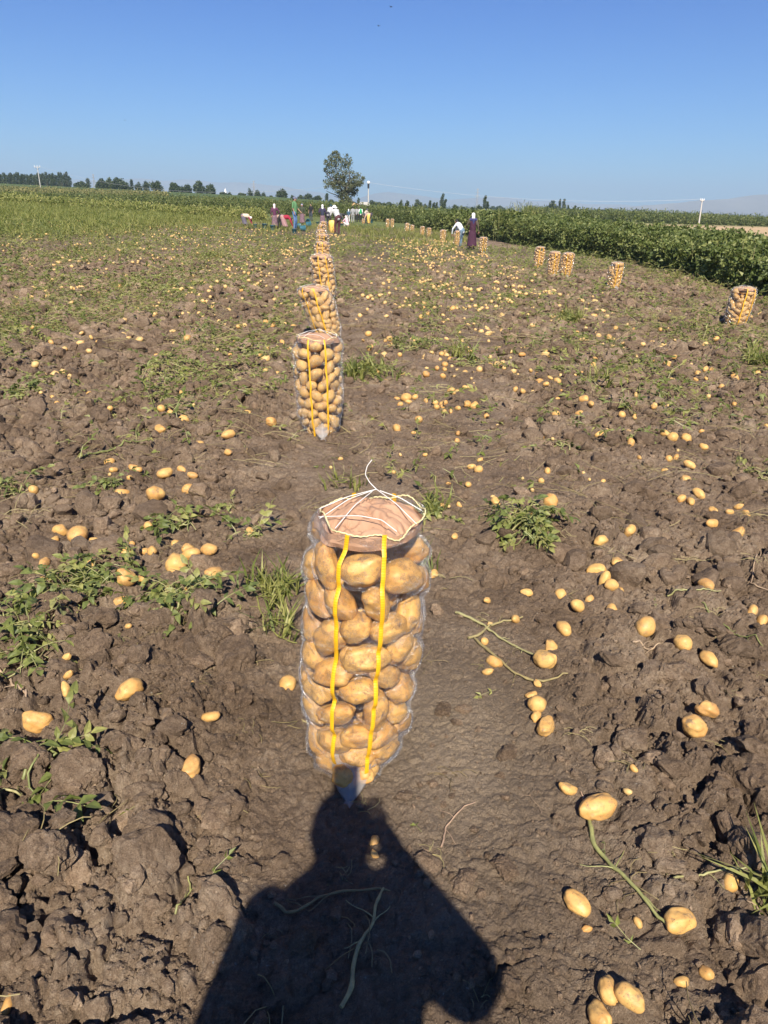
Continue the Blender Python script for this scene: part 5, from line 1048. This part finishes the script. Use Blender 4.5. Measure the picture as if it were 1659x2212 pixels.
def cable(lb, a, b, sag):
    t = np.linspace(0, 1, 24)[:, None]; P = a*(1-t)+b*t; P[:, 2] -= (sag*4*t*(1-t))[:, 0]
    obj('power_cable', MB().tube(P, .012, 4, 0, False).me('power_cable', [M_WIRE], True), None, label=lb, category='cable')
cable('thin pale cable sagging from the left pole to the centre pole', e1, e2, 3.2); cable('thin pale cable running from the centre pole to the right pole', e2, e3, 1.2)
def pylon(lb, top, base, D, wpx):
    a = at(base[0], base[1], D); b = at(top[0], top[1], D); g = min(a[2], float(T(a[0], D))); H = b[2]-g; W = wpx/FPX*D; root = thing('lattice_pylon', lb, 'pylon', (a[0], D, g))
    def wd(q): return W*(1-q*.78)*.5
    for sx in (-1, 1):
        for sy in (-1, 1): obj('leg', MB().tube([(sx*wd(0), sy*wd(0), 0), (sx*wd(.97), sy*wd(.97), H)], H*.006, 4).me('leg', [M_STEEL]), root)
    mb = MB(); qs = np.linspace(0, 1, 11)
    for i in range(10):
        for sy in (-1, 1):
            mb.tube([(-wd(qs[i]), sy*wd(qs[i]), H*qs[i]), (wd(qs[i+1]), sy*wd(qs[i+1]), H*qs[i+1])], H*.0035, 3); mb.tube([(wd(qs[i]), sy*wd(qs[i]), H*qs[i]), (-wd(qs[i+1]), sy*wd(qs[i+1]), H*qs[i+1])], H*.0035, 3)
    obj('lattice', mb.me('lattice', [M_STEEL]), root)
    for q, k in ((.66, 1.1), (.82, .9), (.95, .6)): obj('crossarm', MB().tube([(-W*k, 0, H*q), (-W*k*.3, 0, H*(q+.02)), (W*k*.3, 0, H*(q+.02)), (W*k, 0, H*q)], H*.007, 4).me('crossarm', [M_STEEL]), root)
pylon('lattice pylon faint among the trees of the left skyline', (204, 376), (205, 412), 620, 4); pylon('lattice pylon standing in the trees left of the white headscarf woman', (549, 390.5), (549.5, 431), 420, 4.5)
pylon('faint lattice pylon against the haze right of the dress woman', (1031, 407), (1030, 445), 700, 5)
pylon('small dark pylon far off on the plain at the right edge', (1572.5, 457), (1571, 472), 900, 3)
def tower():
    D = 700; a = at(487, 418, D); b = at(487, 406.5, D); H = b[2]-a[2]; r0 = 2.4/FPX*D; root = thing('white_tower', 'small pointed white tower on the left skyline between the trees', 'tower', (a[0], D, a[2]-6))
    obj('shaft', MB().tube([(0, 0, 0), (0, 0, 6+H*.35), (0, 0, 6+H*.6)], [r0*1.2, r0, r0*.6], 10).me('shaft', [M_WHITE], True), root); obj('spire', MB().tube([(0, 0, 6+H*.58), (0, 0, 6+H)], [r0*.75, r0*.08], 10).me('spire', [M_WHITE], True), root)
tower()
def hut():
    D = 150; a = at(786, 446, D); t = at(786, 436, D); w_ = 34/FPX*D; g = min(a[2], float(T(a[0], D))); h = t[2]-g; root = thing('farm_building', 'low pale roofed building behind the men right of the big tree', 'building', (a[0], D, g))
    obj('wall', MB().box((0, 2, h*.35), (w_*.9, 4, h*.7)).me('wall', [flat('plaster', (.6, .56, .48))]), root)
    for s in (-1, 1): obj('roof_slope', MB().add([(-w_*.5, 2-2.4*s*-1, h*.62), (w_*.5, 2+2.4*s, h*.62), (w_*.2, 2, h), (-w_*.2, 2, h), (-w_*.5, 2+2.4*s, h*.58), (w_*.5, 2+2.4*s, h*.58)], [(0, 1, 2), (0, 2, 3), (4, 0, 5), (0, 1, 5)]).me('roof_slope', [flat('roof_sheet', (.50, .47, .40))]), root)
hut()
def mound():
    D = 120; V, Fc = ICO[3]; V = V.copy(); V *= (1+.25*(fbm(V[:, 0]*2, V[:, 1]*2+V[:, 2], 4, 5)-.5))[:, None]; a = at(757, 446, D); t = at(757, 435, D)
    g = float(T(a[0], D)); h = t[2]-g; V = V*np.array([2.3, 2., max(h, .8)*1.05]); obj('earth_mound', mesh('earth_mound', V, Fc, [flat('orange_earth', (.46, .30, .15), .95, .3, 3)], None, True), None, (a[0], D, g), label='low mound of orange earth right of the big tree trunk', category='mound')
mound()
# ------------------------------------------------------------------ buckets
M_BUCK = flat('teal_plastic', (.035, .13, .17), .45, .15, 8); M_INNER = flat('teal_plastic_inside', (.03, .11, .15), .5)
def bucket_mesh():
    a = np.arange(20)*2*math.pi/20; c = np.stack([np.cos(a), np.sin(a), a*0], 1); mb = MB()
    prof_ = [(.115, 0), (.118, .004), (.15, .27), (.16, .272), (.162, .292), (.15, .294), (.112, .012), (.0005, .010)]
    mb.rings([c*[r_, r_, 1]+[0, 0, z_] for r_, z_ in prof_], 0, False); mb.add(np.vstack([c*[.115, .115, 1], [[0, 0, 0]]]), [((k+1) % 20, k, 20) for k in range(20)])
    t = np.linspace(0, math.pi, 16); hd = MB().tube(np.stack([.16*np.cos(t), .09*np.sin(t), .28-.06*np.sin(t)], 1), .004, 5)
    return mb.me('body', [M_BUCK], True), hd.me('handle', [M_DARK], True)
BK_ME, BK_H = bucket_mesh()
for lb, px, py, wd, lay, yaw, fill in [('upright teal bucket left of the purple sweater woman', 572, 495, 12, 0, 0, 0), ('upright teal bucket at the feet of the purple sweater woman', 589, 498, 12, 0, 0, 0), ('teal bucket in front of the bent woman at far left', 551.5, 493, 9, 0, 0, 0),
  ('nearest upright teal bucket in front of the man in jeans', 636, 505.5, 11.5, 0, 0, 0), ('tipped teal bucket showing its dark mouth, lower right of the man', 648, 500, 13, 1, 1.9, 0), ('tipped teal bucket behind the nearest upright one', 641, 494, 11, 1, 2.6, 0),
  ('tipped bucket with a dark mouth beside the filled one', 661, 491, 12, 1, 1.7, 0), ('teal bucket filled with potatoes at the olive sweater woman', 656, 487, 10, 0, 0, 1), ('tipped bucket rightmost of the bucket heap', 671.5, 490, 10, 1, 4.3, 0), ('tipped bucket behind the filled one', 664, 483, 10, 1, .3, 0),
  ('upright teal bucket left of the navy vest woman', 686, 486, 7, 0, 0, 0), ('teal bucket in front of the crouching child in pink', 738.5, 491, 9, 0, 0, 1), ('small far teal bucket right of the bent yellow sack carrier', 802.5, 481.5, 7, 0, 0, 0)]:
    x, y = gnd(px, py); s = wd/FPX*depth(x, y, float(T(x, y)))/.32; z = float(T(x, y)); root = thing('bucket', lb, 'bucket', (x, y, z+(.15*s if lay else 0)), yaw, 'teal picking buckets'); root.scale = (s, s, s)
    if lay: root.rotation_euler = (R(86), 0, yaw)
    obj('body', BK_ME, root); obj('handle', BK_H, root)
    if fill:
        for k in range(9):
            a = k*2.4; q = .03+.011*k; po = obj('potato', POT_ME[2][k % 8], None, label='pale potato heaped in the %s bucket' % ('filled' if px < 700 else 'child\'s'), category='potato', group='potatoes heaped in buckets'); po.location = (x+q*s*math.cos(a), y+q*s*math.sin(a), z+(.29+.02*(k < 4))*s); po.scale = [.085*s]*3; po.rotation_euler = (a, k, a)
# ------------------------------------------------------------------ people
def capsule(mb, p0, p1, r0, r1, n=12, fl=1.0):
    p0 = np.array(p0, float); p1 = np.array(p1, float); d = p1-p0; L = np.linalg.norm(d)+1e-9; d = d/L
    t = [-1, -.7, -.35, 0, .5, 1, 1.35, 1.7, 2.0]; P = []; rr2 = []
    for q in (-1, -.85, -.5, 0): P.append(p0+d*r0*q); rr2.append(r0*math.sqrt(max(1-q*q, .02)))
    for q in (.33, .66): P.append(p0*(1-q)+p1*q); rr2.append(r0*(1-q)+r1*q)
    for q in (0, .5, .85, 1): P.append(p1+d*r1*q); rr2.append(r1*math.sqrt(max(1-q*q, .02)))
    mb.tube(P, rr2, n); return mb
def ball(mb, c, r_): V, Fc = ICO[2]; mb.add(V*np.array(r_)+np.array(c), Fc); return mb
def remesh(name, mb, mats, vox=.02, sm=2):
    me = mb.me(name+'_src', []); o = bpy.data.objects.new('tmp', me); COL.objects.link(o)
    m = o.modifiers.new('r', 'REMESH'); m.mode = 'VOXEL'; m.voxel_size = vox; m.use_smooth_shade = True
    s = o.modifiers.new('s', 'SMOOTH'); s.iterations = sm; s.factor = .5
    dg = bpy.context.evaluated_depsgraph_get(); ev = o.evaluated_get(dg); out = bpy.data.meshes.new_from_object(ev); out.name = name
    out.materials.clear()
    for q in mats: out.materials.append(q)
    for p in out.polygons: p.use_smooth = True
    bpy.data.objects.remove(o); bpy.data.meshes.remove(me); return out
M_SKIN = flat('skin', (.40, .23, .15), .6, .08); M_HAIR = mat('dark_hair', None, (.015, .012, .010), .6); M_SHOE = mat('dark_shoes', None, (.03, .025, .02), .6)
def pattern(name, a, b, kind, sc=14.):
    def f(nt, bs):
        p = opos(nt)
        if kind == 'check':
            t = nt.nodes.new('ShaderNodeTexBrick'); t.inputs['Scale'].default_value = sc; t.inputs['Color1'].default_value = (*a, 1); t.inputs['Color2'].default_value = (*a, 1); t.inputs['Mortar'].default_value = (*b, 1); t.inputs['Mortar Size'].default_value = .045; t.inputs['Brick Width'].default_value = .8; t.inputs['Row Height'].default_value = .5
            mp = nt.nodes.new('ShaderNodeMapping'); mp.inputs['Rotation'].default_value = (R(90), 0, 0); nt.links.new(p, mp.inputs[0]); nt.links.new(mp.outputs[0], t.inputs[0]); nt.links.new(t.outputs[0], bs.inputs['Base Color'])
        elif kind == 'stripe':
            sp = nt.nodes.new('ShaderNodeSeparateXYZ'); nt.links.new(p, sp.inputs[0]); nt.links.new(ramp(nt, math_(nt, 'FRACT', math_(nt, 'MULTIPLY', sp.outputs[2], sc)), [(0, a), (.5, a), (.52, b), (1, b)]), bs.inputs['Base Color'])
        else: nt.links.new(ramp(nt, noise(nt, sc, 3, .6, p), [(.44, a), (.56, b)]), bs.inputs['Base Color'])
    return mat(name, f, rough_=.85)
CM = {}
def cm(c):
    if not isinstance(c, tuple): return c
    if c not in CM: CM[c] = flat('cloth', c, .85, .18, 9)
    return CM[c]
def person(label, px, fy, ty, pose, yaw, top, bottom, cover=None, covc=(.8, .78, .76), sleeves=True, skirt=False, vest=None, extra=None, H0=None, name='person', cat='person', loc=None, arms=None, vox=.029, fat=1.0):
    if loc is None:
        x, y = gnd(px, fy); z = float(T(x, y)); zt = at(px, ty, y)[2]-z
    else: x, y, z = loc; zt = None
    S0 = {'stand': 1.70, 'bend': 1.02, 'lean': 1.50, 'squat': .95}[pose]; s = H0/1.70 if H0 else zt/S0
    root = thing(name, label, cat, (x, y, z), yaw, 'field workers' if loc is None else None)
    ft = 0.09
    if pose == 'stand': hip = (0, 0, .92); ch = (0, .01, 1.30); nk = (0, 0, 1.45); hd = (0, .03, 1.60); kn = .5; fwd = 0
    elif pose == 'lean': hip = (0, -.12, .90); ch = (0, .12, 1.19); nk = (0, .22, 1.29); hd = (0, .31, 1.39); kn = .48; fwd = 0
    elif pose == 'bend': hip = (0, -.22, .86); ch = (0, .16, .84); nk = (0, .33, .76); hd = (0, .46, .68); kn = .45; fwd = 0
    else: hip = (0, -.12, .26); ch = (0, 0, .58); nk = (0, .05, .72); hd = (0, .10, .84); kn = .40; fwd = .25
    hip, ch, nk, hd = map(np.array, (hip, ch, nk, hd)); hips = [hip+[q*.09, 0, -.02] for q in (-1, 1)]
    feet = [np.array([q*(.10 if pose != 'squat' else .12), .0 if pose != 'squat' else .12, .06]) for q in (-1, 1)]
    knees = [np.array([q*.11, (hip[1]+0)*.45+.05 if pose != 'squat' else .22, kn]) for q in (-1, 1)]
    sh = [nk+[q*.17, -.02, -.04] for q in (-1, 1)]
    if arms is None:
        if pose == 'stand': arms = [([q*.24, -.02, 1.15], [q*.25, .06, .90]) for q in (-1, 1)]
        elif pose == 'lean': arms = [([q*.24, .30, 1.02], [q*.16, .48, .84]) for q in (-1, 1)]
        elif pose == 'bend': arms = [([q*.20, .42, .50], [q*.14, .50, .24]) for q in (-1, 1)]
        else: arms = [([q*.22, .22, .50], [q*.12, .40, .38]) for q in (-1, 1)]
    B = MB(); capsule(B, hip, ch, .125, .135); capsule(B, ch, nk, .135, .075); capsule(B, nk-[0, 0, .02], hd, .052, .055); ball(B, hd, (.078, .098, .115)); ball(B, hd+[0, .095, -.01], (.014, .022, .022))
    for q in (-1, 1): ball(B, hd+[q*.08, 0, -.01], (.012, .02, .03))
    for i in (0, 1):
        capsule(B, hips[i], knees[i], .088, .058); capsule(B, knees[i], feet[i]+[0, 0, .03], .055, .036); capsule(B, feet[i], feet[i]+[0, .15, -.02], .042, .036)
        el, hn = np.array(arms[i][0], float), np.array(arms[i][1], float); capsule(B, sh[i], el, .050, .038); capsule(B, el, hn, .038, .026)
        d = (hn-el)/(np.linalg.norm(hn-el)+1e-9); capsule(B, hn, hn+d*.07, .034, .030)
    V_ = remesh('body', B, [M_SKIN], vox)
    # fingers: five on each hand, rooted in the palm
    Fg = MB()
    for i in (0, 1):
        el, hn = np.array(arms[i][0], float), np.array(arms[i][1], float); d = (hn-el)/(np.linalg.norm(hn-el)+1e-9); sd = np.cross(d, [0, 1, .01]); sd /= np.linalg.norm(sd)+1e-9; up = np.cross(sd, d)
        for k in range(4): o = hn+d*.075+sd*(k-1.5)*.019; l = (.07, .08, .075, .058)[k]; Fg.tube([o, o+d*l*.5, o+d*l*.85+up*l*.3], [.009, .008, .006], 6)
        o = hn+d*.02+sd*.035; Fg.tube([o, o+sd*.03+d*.02, o+sd*.035+d*.055], [.011, .009, .007], 6)
    bm = bmesh.new(); bm.from_mesh(V_); t_ = Fg.me('f', []); bm.from_mesh(t_); bm.to_mesh(V_); bm.free(); bpy.data.meshes.remove(t_)
    for p in V_.polygons: p.use_smooth = True
    def put(nm, me_): o = obj(nm, me_, root); return o
    put('body', V_)
    tf = 1+(fat-1)*.35; C = MB(); capsule(C, hip+[0, 0, -.03], ch, .142*tf, .155*tf); capsule(C, ch, nk, .152*tf, .085*tf)
    for i in (0, 1):
        el, hn = np.array(arms[i][0], float), np.array(arms[i][1], float); capsule(C, sh[i], el, .066, .052*fat)
        if sleeves: capsule(C, el, hn*.93+el*.07, .052*fat, .038)
    put('top', remesh('top', C, [cm(top)], vox))
    if vest is not None:
        C = MB(); capsule(C, hip*.85+ch*.15, ch, .155, .168); capsule(C, ch, nk+[0, -.01, -.04], .165, .11); put('vest', remesh('vest', C, [cm(vest)], vox))
    C = MB()
    if skirt:
        k0 = (np.array(knees[0])+knees[1])/2; f0 = (feet[0]+feet[1])/2; lo = f0+[0, -.02, .16 if pose != 'squat' else .02]
        a = np.arange(18)*2*math.pi/18; R_ = []
        for q, w_ in ((0, .15), (.25, .19), (.6, .215), (.85, .235), (1, .25)):
            c = (hip+[0, 0, .05])*(1-q)+lo*q; f = 1+.05*np.sin(a*6)*q; R_.append(np.stack([c[0]+w_*np.cos(a)*f, c[1]+w_*.85*np.sin(a)*f, np.full(18, c[2])+(.06*np.sin(a)*(1-q) if pose == 'bend' else 0)], 1))
        C.rings(R_); capsule(C, hip, hip+[0, 0, -.06], .15, .15); put('skirt', remesh('skirt', C, [cm(bottom)], vox))
    else:
        capsule(C, hip+[0, 0, -.01], hip+[0, 0, .04], .145, .135)
        for i in (0, 1): capsule(C, hips[i], knees[i], .104, .075); capsule(C, knees[i], feet[i]+[0, 0, .05], .072, .060)
        put('trousers', remesh('trousers', C, [cm(bottom)], vox))
    for i in (0, 1):
        C = MB(); capsule(C, feet[i]+[0, -.03, -.005], feet[i]+[0, .16, -.02], .05, .042, 10); put('shoe', C.me('shoe', [M_SHOE], True))
    dn = (nk-hd)/np.linalg.norm(nk-hd)
    C = MB(); ball(C, hd+[0, -.02, .02], (.09, .10, .115))
    if cover == 'scarf':
        ball(C, hd+[0, -.03, .03], (.098, .108, .116)); capsule(C, hd+[0, -.05, 0], nk+[0, -.04, .0], .075, .088); put('headscarf', remesh('headscarf', C, [cm(covc)], vox*.8))
    elif cover in ('cap', 'hat'):
        put('hair', remesh('hair', C, [M_HAIR], vox*.8)); C = MB(); ball(C, hd+[0, -.01, .05], (.10, .115, .095))
        if cover == 'cap': capsule(C, hd+[-.03, .10, .05], hd+[.03, .17, .04], .03, .03)
        else:
            a = np.arange(18)*2*math.pi/18; R_ = [np.stack([w_*np.cos(a), w_*np.sin(a), a*0+zz], 1)+hd for w_, zz in ((.10, .05), (.19, .0), (.19, -.02), (.10, .03))]; C.rings(R_)
        put('cap' if cover == 'cap' else 'sun_hat', remesh('cap', C, [cm(covc)], vox*.7))
    else: put('hair', remesh('hair', C, [M_HAIR], vox*.8))
    root.scale = (s, s, s); return root
M_FLOR = pattern('flowered_mauve_cloth', (.10, .05, .07), (.26, .17, .19), 'n', 26); M_FLOR2 = pattern('flowered_pink_cloth', (.30, .14, .15), (.42, .27, .25), 'n', 30); M_GREYP = pattern('patterned_grey_cloth', (.07, .065, .09), (.17, .15, .19), 'n', 30)
M_CHECK = pattern('black_white_check_cloth', (.70, .70, .68), (.03, .03, .03), 'check', 11); M_STRIPE = pattern('striped_grey_cloth', (.42, .42, .42), (.20, .20, .22), 'stripe', 18); M_PLAID = pattern('beige_plaid_cloth', (.50, .44, .36), (.25, .18, .15), 'check', 14)
M_NAVYP = pattern('navy_quilted_cloth', (.012, .014, .03), (.05, .055, .10), 'stripe', 12); M_DENIM = flat('denim', (.10, .19, .36), .85, .25, 20)
Pi = math.pi
person('bent woman at far left in cream vest, red sleeves and grey skirt', 531, 491, 461, 'bend', -Pi/2, (.25, .03, .05), M_GREYP, 'scarf', (.72, .70, .66), True, True, (.62, .52, .38))
person('standing woman in purple sweater and patterned skirt, hand on hip', 594, 495, 441, 'stand', .2, (.10, .028, .065), M_FLOR, 'scarf', (.78, .62, .62), True, True, arms=[([-.25, -.02, 1.15], [-.24, .02, .9]), ([.36, -.04, 1.16], [.20, .06, 1.0])])
person('bent person in peach shirt between the purple sweater woman and the pink skirt', 604, 494, 463, 'bend', .6, (.62, .42, .30), (.03, .03, .03), 'scarf', (.65, .45, .35))
person('bent woman in crimson top and pink flowered skirt facing right', 617, 497, 463, 'bend', -Pi/2+.1, (.33, .02, .045), M_FLOR2, None, sleeves=True, skirt=True)
person('tall man in green shirt, cap and blue jeans standing by the buckets', 637, 497, 426, 'stand', -Pi/2-.2, (.10, .23, .10), M_DENIM, 'cap', (.13, .14, .20), False, arms=[([-.24, .10, 1.13], [-.22, .28, .96]), ([.24, -.02, 1.15], [.25, .06, .92])])
person('woman in olive sweater with white face scarf and blue cap', 653, 487, 441, 'stand', Pi, (.045, .055, .03), M_FLOR, 'scarf', (.30, .32, .48), True, True)
person('man in black shirt standing farther back', 672, 477, 441, 'stand', Pi-.3, (.012, .012, .016), (.05, .06, .08), None, sleeves=False)
person('woman in navy quilted vest and white headscarf behind the sack row', 697, 494, 442.5, 'stand', .1, (.05, .03, .08), M_FLOR, 'scarf', (.80, .78, .78), True, True, M_NAVYP, arms=[([-.28, .0, 1.16], [-.22, .2, 1.0]), ([.28, .05, 1.1], [.22, .25, .88])])
person('worker in dark cap half hidden behind the checkered coat', 711, 492, 442, 'lean', -.4, (.55, .53, .52), (.04, .04, .05), 'cap', (.02, .06, .07))
person('woman in black and white checkered coat and white hat holding a mesh bag', 728, 508, 444, 'lean', .55, M_CHECK, (.085, .03, .035), 'hat', (.82, .82, .80), vest=M_CHECK)
person('crouching child in pale pink top beside a bucket', 748.5, 491.5, 466, 'squat', .9, (.72, .45, .50), (.65, .62, .60), 'scarf', (.70, .60, .58))
person('bent worker in black bending behind the crouching child', 741, 480, 460, 'bend', -Pi/2, (.02, .02, .02), (.05, .05, .05), None)
person('bent worker in dark grey left of the one in black', 731, 480, 460, 'bend', -Pi/2+.3, (.08, .08, .085), (.10, .09, .09), None)
person('worker in teal top and white headscarf left of the striped shirt', 753, 480, 452, 'stand', 0, (.05, .10, .16), (.62, .60, .60), 'scarf', (.80, .80, .80))
person('man in grey striped shirt and light trousers seen from behind', 762, 482, 446.5, 'stand', 0, M_STRIPE, (.30, .30, .29), None)
person('man in grey shirt and dark cap, dark trousers', 770.5, 479, 447.5, 'stand', -.3, (.32, .31, .32), (.02, .02, .025), 'cap', (.03, .02, .025), False)
person('man in bright green vest with white sleeves', 779, 480, 447, 'stand', .1, (.75, .75, .75), (.02, .02, .025), None, vest=(.02, .33, .10))
person('stooping man in beige plaid shirt right of the green vest', 788.5, 482, 451, 'lean', -.8, M_PLAID, (.03, .035, .06), 'cap', (.10, .10, .12))
person('bent worker at right holding a yellow sack', 797, 483.5, 459, 'bend', Pi/2, (.50, .33, .26), (.06, .05, .06), None)
person('man in white shirt and blue jeans bending over a sack on the right', 993, 534.5, 474, 'lean', .95, (.76, .80, .84), flat('faded_denim', (.13, .20, .27), .85, .3, 15), None, arms=[([-.22, .40, .98], [-.14, .48, .70]), ([.22, .40, .98], [.14, .50, .70])])
wm = person('woman in long dark purple dress, olive sleeves and white headscarf', 1018, 542, 461, 'stand', .1, (.10, .085, .05), (.055, .015, .035), 'scarf', (.80, .78, .74), True, True, (.055, .015, .035), arms=[([-.27, .06, 1.17], [-.26, .2, 1.08]), ([.26, -.03, 1.14], [.30, .04, .88])])
_a = np.arange(16)*2*Pi/16
obj('collar_scarf', remesh('collar_scarf', capsule(capsule(MB(), (-.12, -.02, 1.42), (.12, -.02, 1.42), .085, .085), (0, -.09, 1.40), (0, -.13, 1.22), .10, .03), [flat('navy_cloth', (.04, .04, .13))], .02), wm)
# the yellow mesh bag in the checkered woman's hands and the one at the far right
M_BAG = mat('yellow_mesh_bag', None, (.80, .52, .12), .5)
for lb, px, py, tp, wd in (('half filled yellow and clear mesh bag held by the checkered woman', 717.5, 503, 475, 17), ('yellow sack held by the bent worker at the right', 796.5, 483.5, 461, 8.5)):
    x, y = gnd(px, py); z = float(T(x, y)); H = at(px, tp, y)[2]-z; wv = wd/FPX*depth(x, y, z)*.5; a = np.arange(20)*2*Pi/20; r = np.random.default_rng(int(px))
    R_ = [np.stack([wv*q*np.cos(a)*(1+.1*r.normal(size=20)), wv*q*.8*np.sin(a)*(1+.1*r.normal(size=20)), a*0+H*t_], 1) for t_, q in ((0.0, .35), (.1, .6), (.3, .75), (.5, .85), (.7, 1.0), (.85, .85), (.97, .5))]
    root = thing('mesh_bag', lb, 'bag', (x, y, z)); obj('bag_cloth', MB().rings(R_).me('bag_cloth', [M_BAG], True), root); mb = MB()
    for k in range(26): t_ = r.uniform(.02, .45); A = r.uniform(0, 6.28); V, Fc = POT_T[1][k % 8]; mb.add(V*.1+np.array([wv*(.5+.5*t_)*math.cos(A), wv*.8*(.5+.5*t_)*math.sin(A), H*t_+.03]), Fc)
    obj('potato_fill', mb.me('potato_fill', [M_POT], True, 0.4), root, kind='stuff')
# the photographer stands behind the camera: only the shadow is in the picture
person('person in a dark jacket behind the camera holding up a phone, casting the long shadow', 0, 0, 0, 'stand', 0, (.08, .08, .10), (.05, .06, .09), None, H0=1.71, loc=(-.02, -.27, 0), vox=.018, fat=1.6,
       arms=[([-.225, .0, 1.12], [-.10, .22, 1.05]), ([.275, .02, 1.265], [.135, .165, 1.42])])
ph = thing('phone', 'black phone held up in front of the photographer', 'phone', (-.022, -.032, 1.557))
ph.rotation_euler = (-TILT, 0, 0)
obj('case', MB().box((0, 0, 0), (.078, .009, .158)).me('case', [M_DARK]), ph); obj('screen', MB().box((0, -.0052, 0), (.072, .001, .150)).me('screen', [mat('phone_glass', None, (.01, .01, .012), .1)]), ph)
# two birds high above the field
for lb, px, py, D in (('tiny dark bird high in the sky at the top centre', 818, 56, 60), ('tiny dark bird in the sky upper left of the trees', 270, 260, 90), ('tiny dark bird at the very top of the sky', 845, 15, 55)):
    p = at(px, py, D); root = thing('bird', lb, 'bird', tuple(p), .5, 'birds in the sky'); obj('body', MB().tube([(0, -.09, 0), (0, -.03, .01), (0, .04, .01), (0, .09, 0)], [.008, .03, .03, .006], 6).me('body', [M_DARK], True), root)
    for s_ in (-1, 1): obj('wing', MB().add([(0, -.03, .01), (0, .05, .01), (s_*.11, .05, .05), (s_*.2, .0, .03), (s_*.1, -.02, .045), (0, 0, .02)], [(0, 1, 2), (0, 2, 4), (4, 2, 3), (0, 4, 5), (5, 2, 1)]).me('wing', [M_DARK]), root)
print('TRIS', sum(sum(len(p.vertices)-2 for p in o.data.polygons) if len(o.data.polygons) < 1e5 else len(o.data.loops)-2*len(o.data.polygons) for o in {o.data.name: o for o in SC.objects if o.type == 'MESH'}.values()))
